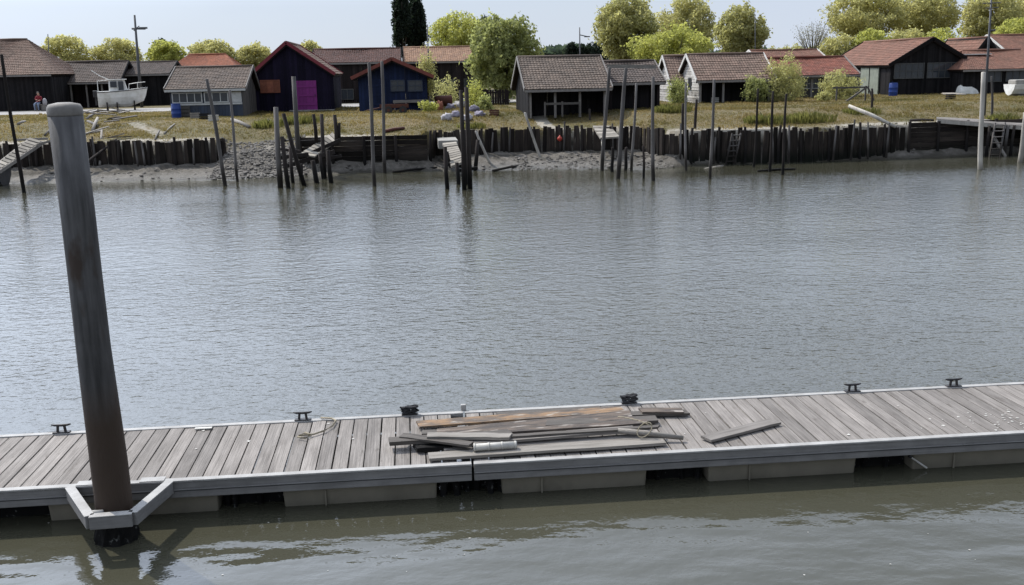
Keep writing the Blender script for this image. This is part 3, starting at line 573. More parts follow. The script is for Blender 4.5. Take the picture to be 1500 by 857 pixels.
post('straight thick grey post at the right end of the pale beam', (956, 113), (957, 265), 6, 'post')
post('short stump on the mud under the platform', (897, 216), (897, 252), 5.5, 'post_dark')
post('short stump on the mud right of the tallest brown post', (918, 216), (916, 250), 5.5, 'post_dark')
post('short thin stake in the water left of the straight grey post', (942, 214), (943, 262), 4, 'post_dark')
post('pale stake at the edge of the mud gap, left of two', (966, 188), (966, 222), 4, 'post_pale', zb=.4)
post('pale stake at the edge of the mud gap, right of two', (971, 187), (972, 226), 4, 'post_pale', zb=.3)
post('thin grey post in front of the white gable', (1004, 122), (1005, 250), 4, 'post')
post('dark post just left of the thin grey post by white gable', (1001, 152), (998, 240), 5, 'post_dark')
post('dark post just right of the thin grey post by white gable', (1021, 146), (1015, 238), 5, 'post_dark')
post('pale grey post in front of the open-fronted white gabled shed', (1046, 117), (1040, 262), 5, 'post')
post('dark slim post right of the wall ladder, first of three', (1111, 130), (1104, 245), 4, 'post_dark')
post('dark slim post right of the wall ladder, second of three', (1133, 134), (1127, 252), 4.5, 'post_dark')
post('dark slim post right of the wall ladder, third of three', (1152, 138), (1146, 256), 4.5, 'post_dark')
post('short pale prop leaning on the stake wall', (1195, 192), (1199, 230), 4.5, 'post_pale')
post('thick pale post under the slanting log', (1312, 180), (1308, 230), 7, 'post_pale')
post('second thick pale post right of the slanting log, leaning left', (1343, 186), (1350, 230), 7, 'post_pale')
post('thick pale upright post at the right, in front of the dock', (1440, 106), (1436, 248), 8, 'post_pale')
post('pale post cut by the right edge of the photo', (1503, 165), (1494, 238), 8, 'post_pale')
post('thin dark stake on the grass below the pale green door', (1277, 130), (1278, 165), 4, 'post_dark', zb=2.3)
post('slim grey pole on the grass right of the thick pale post', (1453, 112), (1453, 168), 4, 'post', zb=2.2)
# slanting log
a, c_ = PX(1243, 155, 58.6), PX(1312, 186, 57.0); q = MB(); q.tube([(0, 0, 0), tuple((c_-a)*.5+Vector((0, 0, .06))), tuple(c_-a)], [.10, .11, .09], 9); o = q.build('slanting_log', 'post_pale', smooth=True, loc=a); tag(o, 'pale log slanting down the bank onto a thick post', 'log')
# pale beam across the posts
a, c_ = PX(889, 97, 56.5), PX(961, 98, 56.0); q = MB(); q.beam((0, 0, 0), c_-a, .16, .2); o = q.build('cross_beam', 'plank_pale', loc=a); tag(o, 'pale beam laid across the tops of tall mooring posts', 'beam')
# buoy
c = PX(820, 203, 61.3); q = MB()
q.tube([(0, 0, -.16), (0, 0, -.12), (0, 0, -.05), (0, 0, .03), (0, 0, .1), (0, 0, .14), (0, 0, .2)], [.04, .1, .15, .15, .1, .05, .03], 14); o = q.build('buoy', 'buoy', smooth=True, loc=c); tag(o, 'small red buoy hanging on the dark bank wall', 'buoy')

# ------------------------------------------------------------------ jetties, ladders, gangway
def tubepart(root, nm, p0, p1, r, m, **k):
    q = MB(); o = Vector(root.location); p0, p1 = Vector(p0)-o, Vector(p1)-o; mid = (p0+p1)/2+Vector((random.uniform(-.04, .04), 0, 0))
    q.tube([p0, mid, p1], [r*1.08, r, r*.9], 8); return q.build(nm, m, root, smooth=True, **k)
def deckboards(root, A, B, C, D, n, th=.06, m='jetty_deck'):      # boards between edge A-B and edge D-C
    o = Vector(root.location)
    for i in range(n):
        t0, t1 = i/n+.004, (i+1)/n-.02
        q = MB(); p = [lerp(A, D, t0)-o, lerp(B, C, t0)-o, lerp(B, C, t1)-o, lerp(A, D, t1)-o]; j = Vector((0, 0, random.uniform(-.015, .015)))
        q.hexa([x+j-Vector((0, 0, th)) for x in p]+[x+j for x in p]); q.build('deck_board', m, root)
root = thing('ruined_jetty', 'tangle of dark posts and beams carrying a sloping pale slipway', 'jetty', G(450, 265, 0))
for (tx, ty, bx, by, r) in ((404, 157, 411, 275, 3.6), (415, 166, 450, 272, 3), (413, 200, 424, 275, 3), (425, 215, 430, 268, 2.4), (430, 112, 437, 225, 3.2), (441, 240, 441, 264, 2.8), (459, 167, 463, 200, 2.4), (471, 167, 476, 260, 2.7), (490, 168, 493, 205, 2.8), (497, 180, 497, 200, 2), (458, 235, 467, 268, 3.4), (480, 220, 487, 268, 3), (468, 225, 475, 262, 2.2)):
    Bp = G(bx, by, 0) if by > 230 else PX(bx, by, 57.2); Tp = PX(tx, ty, Bp.y)
    tubepart(root, 'post', Bp-Vector((0, 0, .6 if by > 230 else .3)), Tp, r*Bp.y/1500*1.05, 'post' if bx in (411, 437) else 'post_dark')
for (x0, y0, x1, y1, Y, wd) in ((402, 232, 452, 226, 55.6, .2), (440, 208, 472, 206, 57.5, .14), (415, 245, 490, 222, 55.8, .22), (438, 232, 498, 205, 56.3, .18), (405, 218, 440, 222, 56, .14), (450, 238, 500, 228, 55.9, .16)):
    q = MB(); p0, p1 = PX(x0, y0, Y)-root.location, PX(x1, y1, Y)-root.location; q.beam(p0, p1, .16, wd); q.build('beam', 'post_dark', root)
A, B, C, D = PX(438, 226, 55.8), PX(461, 229, 55.5), PX(497, 204, 58.3), PX(488, 193, 59.2)
deckboards(root, A, B, C, D, 9, .07)
root = thing('ramp_jetty', 'small jetty with pale concrete head and short plank ramp to the water', 'jetty', G(665, 275, 0))
o = root.location
A, B = PX(642, 206, 58.0), PX(671, 206, 58.0); q = MB(); h = A.z
q.box(A.x-o.x, B.x-o.x, A.y-o.y, A.y-o.y+3.2, 1.55-.35, h, .5); q.build('concrete_head', 'concrete', root, bevel=.03)
A, B, C, D = PX(661, 243, 54.6), PX(680, 236, 54.6), PX(668, 207, 57.8), PX(648, 209, 57.8)
deckboards(root, A, B, C, D, 10, .12)
for (tx, ty, bx, by, r, m) in ((652, 215, 656, 277, 3, 'post_dark'), (669, 238, 672, 270, 3, 'post_dark'), (675, 132, 680, 278, 3.2, 'post_dark'), (683, 128, 689, 277, 3.4, 'post_dark'), (700, 205, 694, 250, 3, 'post_dark'), (680, 190, 684, 270, 2.4, 'post_dark')):
    Bp = G(bx, by, 0); tubepart(root, 'post', Bp-Vector((0, 0, .6)), PX(tx, ty, Bp.y), r*Bp.y/1500, m)
for (x0, y0, x1, y1, Y) in ((652, 240, 690, 246, 55), (655, 222, 660, 246, 55.3), (672, 250, 700, 246, 55.6)):
    q = MB(); q.beam(PX(x0, y0, Y)-o, PX(x1, y1, Y)-o, .14, .16); q.build('beam', 'post_dark', root)
root = thing('small_platform', 'small pale plank platform jutting from the wall below the tarred shed', 'platform', G(888, 245, 0)); o = root.location
A, B, C, D = PX(879, 202, 58.4), PX(908, 200, 58.4), PX(893, 184, 61.8), PX(868, 184, 61.8)
deckboards(root, A, B, C, D, 8, .1)
tubepart(root, 'leg', G(884, 238, .2)-Vector((0, 0, .4)), PX(883, 203, 58.6), .11, 'post_pale')
tubepart(root, 'leg', PX(905, 240, 58.5), PX(905, 203, 58.5), .09, 'post_dark')
def ladder(label, t, b_, Y, zb, wd, n, m='post'):
    B = G(*b_, zb); T = PX(*t, Y); r = thing('ladder', label, 'ladder', B); d = T-B
    for s_ in (-1, 1):
        q = MB(); q.beam((s_*wd/2, 0, -.3), Vector((s_*wd/2, 0, 0))+d, .07, .09, up=(0, 1, 0)); q.build('rail', m, r)
    for i in range(n):
        p = d*((i+.6)/n); q = MB(); q.tube([p-Vector((wd/2, .03, 0)), p+Vector((wd/2, -.03, 0))], .035, 6); q.build('rung', m, r)
ladder('pale wooden ladder leaning on the stake wall between posts', (1079, 195), (1068, 241), 56.5, 0, .5, 6)
ladder('wooden ladder down from the dock at right', (1465, 180), (1456, 232), 57.0, 0, .6, 6, 'post')
root = thing('plank_dock', 'low pale plank dock along the wall at right', 'dock', PX(1440, 225, 57.2)); o = root.location
A, B, C, D = PX(1372, 174, 57.6), PX(1560, 189, 56.6), PX(1560, 180, 58.8), PX(1372, 171, 59.0)
deckboards(root, A, B, C, D, 5, .1, 'plank_grey')
q = MB(); q.beam(A-o+Vector((0, -.05, -.14)), B-o+Vector((0, -.05, -.14)), .1, .2); q.build('edge_beam', 'post_pale', root)
for px in (1447, 1474, 1483, 1510):
    p = PX(px, 190, 56.9); tubepart(root, 'leg', (p.x, 56.9, -.7), (p.x+.1, 56.9, 1.75), .09, 'post_dark' if px != 1474 else 'post')
root = thing('gangway', 'pale plank gangway sloping down to the boat at left', 'gangway', G(30, 250, 0)); o = root.location
A, B, C, D = PX(-14, 246, 55.6), PX(-4, 250, 55.3), PX(62, 206, 60.3), PX(44, 201, 60.6)
deckboards(root, A, B, C, D, 12, .1)
for p0, p1 in ((A, D), (B, C)):
    q = MB(); q.beam(p0-o-Vector((0, 0, .12)), p1-o-Vector((0, 0, .12)), .1, .18); q.build('side_beam', 'plank_pale', root)
for (x0, y0, x1, y1, Y) in ((45, 216, 75, 206, 59.6), (25, 205, 70, 203, 60.8)):
    q = MB(); q.beam(PX(x0, y0, Y)-o, PX(x1, y1, Y)-o, .12, .12); q.build('brace', 'plank_pale', root)
# heap of driftwood and poles on the bank at left
for i, (x0, y0, x1, y1, r, z, m, lb) in enumerate(((28, 196, 60, 184, .09, 2.1, 'plank_pale', 'pale pole lying on the grass left of the thick pile'), (66, 198, 122, 183, .08, 2.2, 'post', 'grey pole lying half behind the thick pile'),
        (136, 195, 172, 178, .10, 2.2, 'plank_pale', 'bright pale pole on the bank just right of the thick pile'), (142, 200, 180, 176, .07, 2.25, 'plank_pale', 'thin pale pole crossing the bright one on the bank'),
        (128, 182, 165, 172, .08, 2.4, 'plank_grey', 'grey pole at the back of the timber heap below the boat'), (130, 191, 152, 196, .09, 2.15, 'post', 'short grey log at the front of the timber heap'),
        (160, 186, 184, 181, .10, 2.3, 'post_dark', 'dark log at the right end of the timber heap'), (133, 178, 140, 190, .07, 2.3, 'plank_pale', 'upright pale stub leaning in the timber heap'),
        (226, 193, 250, 178, .05, 2.4, 'plank_pale', 'thin straw-coloured pole on the grass before the lean-to shed'), (240, 190, 262, 184, .05, 2.4, 'plank_pale', 'second thin pale pole on the grass by the lean-to shed'),
        (340, 180, 368, 183, .12, 2.5, 'plank_pale', 'pale log lying on the grass below the pink door shed'), (562, 190, 592, 188, .1, 2.2, 'rust', 'rusty bar lying on the sand below the blue shed'),
        (1380, 139, 1432, 141, .1, 2.7, 'plank_pale', 'pale pole lying on the grass before the big black shed'), (1010, 192, 1060, 187, .14, 2.1, 'plank_pale', 'pale slab lying on the bank edge by the white gables'),
        (1060, 190, 1120, 190, .1, 2.05, 'plank_pale', 'long pale plank on the bank edge above the wall ladder'), (1440, 168, 1478, 170, .1, 2.3, 'plank_pale', 'pale plank lying behind the dock at right'))):
    a, c_ = G(x0, y0, z), G(x1, y1, z); d = c_-a; d.z = 0
    if d.length > 3.4: d *= 3.4/d.length
    a.z = height(a.x, a.y)+r*.8; e = a+d; dz = height(e.x, e.y)+r*.8+(.25 if 5 > i > 1 else 0)-a.z
    q = MB(); q.tube([(0, 0, 0), (d.x*.5, d.y*.5, dz*.5+.03), (d.x, d.y, dz)], [r, r*1.05, r*.85], 8); ob = q.build('timber_pole' if r < .095 else 'log', m, smooth=True, loc=a); tag(ob, lb, 'pole' if r < .095 else 'log', 'timbers lying on the far bank')
rnd = random.Random(5); heap = sorted((rnd.uniform(126, 188), rnd.uniform(170, 196)) for _ in range(15))
for i, (px, py) in enumerate(heap):        # criss-cross of planks in the heap under the boat
    c = G(px, py, 2.35); c.z = height(c.x, c.y)+.08+.03*(i*7 % 15); ln = rnd.uniform(.9, 2.4)
    q = MB(); q.box(-ln/2, ln/2, -.08, .08, -.025, .025, .5); o = q.build('driftwood_plank', ('plank_grey', 'plank_pale', 'plank_dark')[i % 3], loc=c); o.rotation_euler = (rnd.uniform(-.3, .3), rnd.uniform(-.25, .25), rnd.uniform(-.5, 1.0))
    tag(o, ('leftmost', 'second from left', 'middle', 'second from right', 'rightmost')[i//3]+(' weathered grey plank', ' bleached pale plank', ' dark wet plank')[i % 3]+' in the timber heap below the white boat', 'plank', 'timber heap below the boat')
for (px, py, m_, lb) in ((286, 176, 'plank_pale', 'pale crate before the lean-to shed windows, left of two'), (300, 177, 'tar', 'black crate before the lean-to shed'), (313, 178, 'white_plastic', 'white crate before the lean-to shed, right of the black one'), (1047, 152, 'white_plastic', 'white crate in the mouth of the open white-gabled shed'), (505, 151, 'white_plastic', 'white crate by the brown shed behind the road'), (724, 168, 'rust', 'rusty crate right of the sack heap'), (1392, 148, 'tar', 'small dark crate on the grass before the big black shed')):
    c = G(px, py, 2.6); c.z = height(c.x, c.y) if c.y < 75 else 2.69
    root = thing('crate', lb, 'crate', c, rnd.uniform(-.4, .4), group='crates on the bank')
    q = MB(); q.box(-.28, .28, -.2, .2, 0, .06, .5); q.build('bottom', m_, root)
    for zz in (.1, .22, .34):
        for yy in (-.2, .19): q = MB(); q.box(-.28, .28, yy, yy+.02, zz-.045, zz+.045, .5); q.build('slat', m_, root)
        for xx in (-.29, .28): q = MB(); q.box(xx, xx+.02, -.18, .18, zz-.045, zz+.045, .5); q.build('slat', m_, root)
for (x0, y0, x1, y1, r, m, lb) in ((95, 262, 175, 250, .08, 'post_dark', 'dark fallen pole on the mud behind the thick pile'), (575, 248, 640, 244, .07, 'post_dark', 'dark fallen pole on the mud below the blue shed'), (722, 246, 770, 240, .07, 'post', 'grey fallen pole on the mud right of the ramp jetty'), (965, 215, 990, 236, .09, 'plank_pale', 'pale plank lying down the mud slope by the pale stakes'), (1110, 246, 1165, 243, .06, 'post_dark', 'dark fallen pole at the waterline under the slim posts'), (1330, 222, 1365, 221, .08, 'post_dark', 'dark beam at the foot of the second thick pale post'), (420, 243, 395, 232, .08, 'post_dark', 'short dark beam on the stones by the tangled jetty')):
    a, c_ = G(x0, y0, .2), G(x1, y1, .2)
    for p in (a, c_): p.z = max(0, height(p.x, p.y))+r*.6
    d = c_-a; q = MB(); q.tube([(0, 0, 0), d*.5+Vector((0, 0, .03)), d], [r, r, r*.8], 7); ob = q.build('fallen_pole', m, smooth=True, loc=a); tag(ob, lb, 'pole', 'timbers fallen on the mud')
# stones in the two gaps of the bank
sm = []
for k in range(5):
    bm = bmesh.new(); bmesh.ops.create_icosphere(bm, subdivisions=2, radius=1)
    for v in bm.verts: v.co *= 1+.35*noise.noise(v.co*1.3+Vector((k*7, 0, 0))); v.co.z *= .6
    me = bpy.data.meshes.new('stone'); bm.to_mesh(me); bm.free(); me.materials.append(MT['stone'])
    at = me.attributes.new('v', 'FLOAT', 'FACE'); at.data.foreach_set('value', [.5]*len(me.polygons)); sm.append(me)
bmj = bmesh.new()
for i in range(2400):
    if i % 3: x = random.uniform(-10.8, -5.5); y = random.uniform(56.4, 62)
    else: x = random.uniform(6, 14.6); y = random.uniform(55.4, 60.4)
    if i % 9 == 0: x = random.uniform(-21, 30); y = interp(SHORE, x)+random.uniform(.1, 2.0)
    z = height(x, y)
    if z > 2.0 or z < -.02 or (z > .9 and not gap(x)): continue
    s_ = random.uniform(.035, .125); n0 = len(bmj.verts)
    tmp = bmesh.ops.create_icosphere(bmj, subdivisions=1, radius=1)['verts']
    k = random.random()*50
    for v in tmp:
        p = v.co*(1+.4*noise.noise(v.co*1.3+Vector((k, 0, 0)))); v.co = Vector((x, y, z)) + Vector((p.x*s_, p.y*s_, p.z*s_*.6))
me = bpy.data.meshes.new('shore_stones'); bmj.to_mesh(me); bmj.free(); me.materials.append(MT['stone'])
at = me.attributes.new('v', 'FLOAT', 'FACE'); at.data.foreach_set('value', [random.Random(i//20).random() for i in range(len(me.polygons))])
o = bpy.data.objects.new('shore_rubble', me); COL.objects.link(o); o['kind'] = 'stuff'; o['label'] = 'pale stones and shell rubble on the mud of the far bank'; o['category'] = 'rubble'

# ------------------------------------------------------------------ sheds
def wallpart(root, name, p0, p1, tops, m, horizontal=False, bw=.2, z0=-.25):
    """boards from p0 to p1 (xy); tops: list of (s, z) profile along 0..1"""
    p0, p1 = Vector((*p0, 0)), Vector((*p1, 0)); d = p1-p0; Ln = d.length; u = d/Ln; nrm = Vector((u.y, -u.x, 0)); q = MB()
    top = lambda s: interp(tops, s/Ln)
    if not horizontal:
        n = max(2, round(Ln/bw)); xs = [Ln*i/n for i in range(n+1)]
        for a, b_ in zip(xs, xs[1:]):
            off = random.uniform(0, .02); a2, b2 = a+.006, b_-.006
            f, k = nrm*(.02+off), nrm*(-.03)
            P = [p0+u*a2, p0+u*b2]
            q.hexa([P[0]+f+Vector((0, 0, z0)), P[1]+f+Vector((0, 0, z0)), P[1]+k+Vector((0, 0, z0)), P[0]+k+Vector((0, 0, z0)),
                    P[0]+f+Vector((0, 0, top(a))), P[1]+f+Vector((0, 0, top(b_))), P[1]+k+Vector((0, 0, top(b_))), P[0]+k+Vector((0, 0, top(a)))])
    else:
        zm = max(t[1] for t in tops); z = z0
        while z < zm-.05:
            h = min(bw, zm-z); zz = z+h*.5; ss = [i/60 for i in range(61) if interp(tops, i/60) >= zz]
            if ss:
                a, b_ = min(ss)*Ln, max(ss)*Ln; f, k = nrm*(.025+random.uniform(0, .015)), nrm*(-.03)
                P = [p0+u*a, p0+u*b_]; zl, zh = Vector((0, 0, z+.008)), Vector((0, 0, z+h-.008))
                q.hexa([P[0]+f*1.6+zl, P[1]+f*1.6+zl, P[1]+k+zl, P[0]+k+zl, P[0]+f+zh, P[1]+f+zh, P[1]+k+zh, P[0]+k+zh])
            z += bw
    return q.build(name, m, root, kind='stuff')
def slope(root, e0, e1, r1, r0, m, th=.10, tw=.21, row=.32):
    """tiled slope; e0-e1 eave, r0-r1 ridge (local points)"""
    e0, e1, r0, r1 = map(Vector, (e0, e1, r0, r1)); nrm = (e1-e0).cross(r0-e0).normalized()
    if nrm.z < 0: nrm = -nrm
    nU = max(4, round((e1-e0).length/tw)); nW = max(3, round((r0-e0).length/row)); q = MB()
    sg = random.uniform(.03, .10); sd_ = random.random()*40
    def pt(a, b_, u, w_):
        p = lerp(a, b_, u); return p+nrm*(-sg*math.sin(math.pi*u)*w_+.035*noise.noise(Vector((p.x*.6+sd_, p.y*.6, p.z))))
    for j in range(nW):
        w0, w1 = j/nW, (j+1)/nW
        A0, A1 = lerp(e0, r0, w0), lerp(e1, r1, w0); B0, B1 = lerp(e0, r0, w1), lerp(e1, r1, w1)
        for i in range(nU):
            val = random.random(); lift = random.uniform(-.006, .006)
            for k in range(3):
                u0, u1 = (i+k/3)/nU, (i+(k+1)/3)/nU
                h0, h1 = .032*math.sin(math.pi*k/3)+lift, .032*math.sin(math.pi*(k+1)/3)+lift
                a, b_, c_, d_ = pt(A0, A1, u0, w0)+nrm*(h0+.03), pt(A0, A1, u1, w0)+nrm*(h1+.03), pt(B0, B1, u1, w1)+nrm*(h1+.0), pt(B0, B1, u0, w1)+nrm*(h0+.0)
                n = len(q.v); q.v += [tuple(a), tuple(b_), tuple(c_), tuple(d_), tuple(lerp(A0, A1, u0)-nrm*.03), tuple(lerp(A0, A1, u1)-nrm*.03)]
                q.f += [(n, n+1, n+2, n+3), (n+4, n+5, n+1, n)]; q.a += [val, val*.7]
    o = q.build('roof_tiles', m, root, kind='stuff')
    s_ = MB(); k = nrm*(-.12); g = nrm*(-.12-th); s_.hexa([e0+g, e1+g, r1+g, r0+g, e0+k, e1+k, r1+k, r0+k], .3); s_.build('roof_deck', 'tar_brown', root)
    return o
def win(root, x, z, wd, h, nx=1, nz=1, m='win_frame', y=-.06, side=None, glass='glass', bar=.05):
    """window on the front (y) or on a side wall"""
    def box(q, a0, a1, z0, z1, d0, d1):
        if side is None: q.box(a0, a1, y-d1, y-d0, z0, z1, .5)
        elif side[0] == 'l': q.box(side[1]-d1, side[1]-d0, a0, a1, z0, z1, .5)
        else: q.box(side[1]+d0, side[1]+d1, a0, a1, z0, z1, .5)
    q = MB(); f = .07
    box(q, x, x+f, z, z+h, 0, .06); box(q, x+wd-f, x+wd, z, z+h, 0, .06); box(q, x+f, x+wd-f, z+h-f, z+h, 0, .06); box(q, x+f, x+wd-f, z, z+f, 0, .075)
    for i in range(1, nx): xx = x+wd*i/nx; box(q, xx-bar/2, xx+bar/2, z+f, z+h-f, 0, .05)
    for i in range(1, nz): zz = z+h*i/nz; box(q, x+f, x+wd-f, zz-bar/2, zz+bar/2, 0, .045)
    fr = q.build('window', m, root)
    for i in range(nx):
        for j in range(nz):
            q = MB(); box(q, x+f*.5+(wd-f)*i/nx+.01, x+f*.5+(wd-f)*(i+1)/nx-.01, z+f*.5+(h-f)*j/nz+.01, z+f*.5+(h-f)*(j+1)/nz-.01, .0, .02); q.a = [random.random()]*6; q.build('pane', glass, fr)
def door(root, x, z, wd, h, m, fm='tar', y=-.055, n=8, handle=True, battens=True):
    q = MB()
    for i in range(n): q.box(x+wd*i/n+.006, x+wd*(i+1)/n-.006, y-.04+random.uniform(-.006, .006), y, z, z+h)
    d = q.build('door', m, root)
    if battens:
        for zz in (z+h*.2, z+h*.8, z+h*.5): q = MB(); q.box(x+.05, x+wd-.05, y-.068, y-.047, zz-.07, zz+.07, .6); q.build('batten', m, d)
    if handle: q = MB(); q.box(x+wd-.16, x+wd-.12, y-.10, y-.05, z+1.0, z+1.2, .5); q.build('handle', 'iron', d)
def shed(label, x0, x1, Y0, D, he, hr, axis, roof, wall, ov=.35, barge='grey_trim', front=None, side=None, back_he=None, white_gable=None, open_front=0, posts=0, name='shed', hip=0, ridge_t=.5, z0=2.7, fascia='grey_trim', gov=.3, grp=None, post_m='grey_trim'):
    W = x1-x0; root = thing(name, label, 'shed', (x0, Y0, z0), group=grp); bh = back_he or he; sidem = side or wall
    if axis == 'x':      # ridge along the river
        yr = D*ridge_t
        gp = [(0, he), (ridge_t, hr), (1, bh)]
        wallpart(root, 'front_wall', (W*0+.0, open_front), (W, open_front), [(0, he-.05+ (hr-he)*open_front/yr*.9), (1, he-.05+(hr-he)*open_front/yr*.9)], front or wall)
        wallpart(root, 'back_wall', (W, D), (0, D), [(0, bh-.05), (1, bh-.05)], wall)
        wallpart(root, 'gable_wall', (0, D), (0, 0), [(0, bh-.08), (1-ridge_t, (he if hip else hr)-.08), (1, he-.08)], white_gable or sidem, horizontal=bool(white_gable))
        wallpart(root, 'gable_wall', (W, 0), (W, D), [(0, he-.08), (ridge_t, (he if hip else hr)-.08), (1, bh-.08)], sidem)
        sf = (hr-he)/yr; sb = (hr-bh)/(D-yr); g = gov
        zf, zb = he-ov*sf, bh-ov*sb
        slope(root, (-g, -ov, zf), (W+g, -ov, zf), (W+g-hip, yr, hr), (-g+hip, yr, hr), roof)
        slope(root, (W+g, D+ov, zb), (-g, D+ov, zb), (-g+hip, yr, hr), (W+g-hip, yr, hr), roof)
        if hip:
            slope(root, (W+g, -ov, zf), (W+g, D+ov, zb), (W+g-hip, yr+.01, hr), (W+g-hip, yr-.01, hr), roof); slope(root, (-g, D+ov, zb), (-g, -ov, zf), (-g+hip, yr-.01, hr), (-g+hip, yr+.01, hr), roof)
        q = MB(); q.tube([(-g+hip, yr, hr+.02), (W/2, yr, hr+.05+random.uniform(-.05, .02)), (W+g-hip, yr, hr+.02)], .10, 8); q.build('ridge_cap', roof, root, smooth=True)
        if not hip:
            for xx in (-g-.03, W+g+.03):
                q = MB(); q.beam((xx, -ov, zf-.0), (xx, yr, hr+.0), .05, .24); q.build('bargeboard', barge, root)
                q = MB(); q.beam((xx, D+ov, zb-.0), (xx, yr, hr+.0), .05, .24); q.build('bargeboard', barge, root)
        q = MB(); q.box(-g, W+g, -ov-.03, -ov, zf-.17, zf-.02, .5); q.build('fascia', fascia, root)
    else:                # gable towards the river
        xr = W*ridge_t; g = gov
        wallpart(root, 'front_wall', (0, open_front), (W, open_front), [(0, he-.08), (ridge_t, hr-.08), (1, bh-.08)], front or wall)
        wallpart(root, 'back_wall', (W, D), (0, D), [(0, bh-.08), (1-ridge_t, hr-.08), (1, he-.08)], wall)
        wallpart(root, 'side_wall', (0, D), (0, 0), [(0, he-.05), (1, he-.05)], sidem); wallpart(root, 'side_wall', (W, 0), (W, D), [(0, bh-.05), (1, bh-.05)], sidem)
        sl = (hr-he)/xr; sr = (hr-bh)/(W-xr); zl, zr = he-ov*sl, bh-ov*sr
        slope(root, (-ov, D+g, zl), (-ov, -g, zl), (xr, -g, hr), (xr, D+g, hr), roof)
        slope(root, (W+ov, -g, zr), (W+ov, D+g, zr), (xr, D+g, hr), (xr, -g, hr), roof)
        q = MB(); q.tube([(xr, -g, hr+.02), (xr, D+g, hr+.02)], .10, 8); q.build('ridge_cap', roof, root, smooth=True)
        for yy in (-g-.03, D+g+.03):
            q = MB(); q.beam((-ov, yy, zl), (xr, yy, hr), .05, .24); q.build('bargeboard', barge, root)
            q = MB(); q.beam((W+ov, yy, zr), (xr, yy, hr), .05, .24); q.build('bargeboard', barge, root)
    for i in range(posts):
        xx = .1+(W-.2)*i/max(1, posts-1); q = MB(); q.box(xx-.07, xx+.07, .0, .14, -.3, he-.12, .5); q.build('post', post_m, root)
    return root
def span(pl, pr, pb, Y): return PX(pl, pb, Y).x, PX(pr, pb, Y).x
def hz(px, py, Y, z0=2.7): return PX(px, py, Y).z-z0
def depth(px, py): return G(px, py, 2.7).y

# A: hipped shed at far left
Y = 98; x0, x1 = span(-70, 78, 158, Y); shed('big dark shed with hipped pinkish tile roof at the left edge', x0, x1, Y, 9, hz(40, 104, Y), hz(30, 58, Y+4.5), 'x', 'tile_pink', 'tar', ov=.5, hip=3.4, grp='sheds on the far bank')
# B: long low shed with porch, and the one behind the boat
Y = 103; x0, x1 = span(82, 176, 155, Y); r = shed('long low shed with dark porch behind the white boat', x0, x1, Y, 7, hz(120, 118, Y), hz(120, 91, Y+3.5), 'x', 'tile_brown', 'tar_brown', open_front=1.5, posts=5, grp='sheds on the far bank', barge='tar', fascia='grey_trim')
Y = 106; x0, x1 = span(170, 249, 150, Y); r = shed('low dark shed with brown roof behind the boat bow', x0, x1, Y, 7, hz(210, 107, Y), hz(210, 91, Y+3.5), 'x', 'tile_brown', 'tar', grp='sheds on the far bank', barge='tar')
# red roof behind the lean-to
Y = 118; x0, x1 = span(248, 350, 145, Y); r = shed('orange-roofed shed behind the grey lean-to', x0, x1, Y, 8, hz(290, 103, Y), hz(290, 80, Y+4), 'x', 'tile_orange', 'tar_brown', barge='grey_trim', grp='sheds on the far bank', hip=2.0)
# C: lean-to with white windows
Y = depth(300, 171); x0, x1 = span(252, 357, 171, Y); he = hz(300, 128, Y)
r = shed('grey-roofed lean-to shed with a row of white-framed windows', x0, x1, Y, 6.5, he, hz(320, 98, Y+4), 'x', 'tile_grey', 'navy', side='grey_board', ridge_t=.62, ov=.3, grp='sheds on the far bank', barge='grey_trim', fascia='win_frame')
W = x1-x0
win(r, .12, .95, W*.42, .72, 4, 1); win(r, W*.47, .95, W*.34, .72, 3, 1); q = MB(); q.box(.02, W-.02, -.085, -.05, .80, .93, .5); q.build('sill_board', 'win_frame', r); q = MB(); q.box(W*.83, W-.04, -.08, -.05, .95, 1.7, .5); q.build('white_panel', 'win_frame', r)
door(r, W*.12, 0, .7, .78, 'grey_board', handle=False, n=4)
# D: pink door
Y = depth(425, 163); x0, x1 = span(373, 490, 163, Y); W = x1-x0; he = hz(373, 108, Y); hr = hz(425, 62, Y); s_ = FPX/Y*.985
r = shed('purple-black gabled shed with magenta door and red bargeboards', x0, x1, Y, 9, he, hr, 'y', 'tile_pink', 'purple', barge='red_trim', ov=.22, ridge_t=.45, grp='sheds on the far bank', back_he=he)
X = lambda px: PX(px, 150, Y).x-x0
door(r, X(434), .05, X(465)-X(434), hz(450, 118, Y)-.05, 'magenta', n=6)
win(r, X(383), hz(400, 136, Y), X(412)-X(383), hz(400, 117, Y)-hz(400, 136, Y), 3, 1, m='shutter', glass='shutter')
q = MB(); q.box(X(425), X(490), -1.0, -.05, -.2, .08, .5); q.build('door_step', 'concrete', r)
# F: blue shed
Y = depth(575, 162); x0, x1 = span(527, 627, 162, Y); W = x1-x0; X = lambda px: PX(px, 150, Y).x-x0
r = shed('low blue shed with dark windows and red-brown bargeboards', x0, x1, Y, 7, hz(527, 110, Y), hz(573, 86, Y), 'y', 'tile_redbrown', 'tar', front='blue', barge='rust_trim', ov=.5, gov=.6, ridge_t=.5, grp='sheds on the far bank')
win(r, X(573), hz(580, 134, Y), X(594)-X(573), hz(580, 117, Y)-hz(580, 134, Y), 2, 2, m='navy'); win(r, X(598), hz(610, 134, Y), X(620)-X(598), hz(610, 117, Y)-hz(610, 134, Y), 2, 2, m='navy')
door(r, X(541), .02, X(567)-X(541), hz(555, 116, Y), 'blue', n=5)
q = MB(); q.box(X(576), X(622), -.5, -.1, .55, .75, .5); q.build('work_bench', 'plank_grey', r)
for xx in (X(578), X(618)): q = MB(); q.box(xx-.04, xx+.04, -.45, -.37, -.1, .55, .5); q.build('bench_leg', 'plank_grey', r)
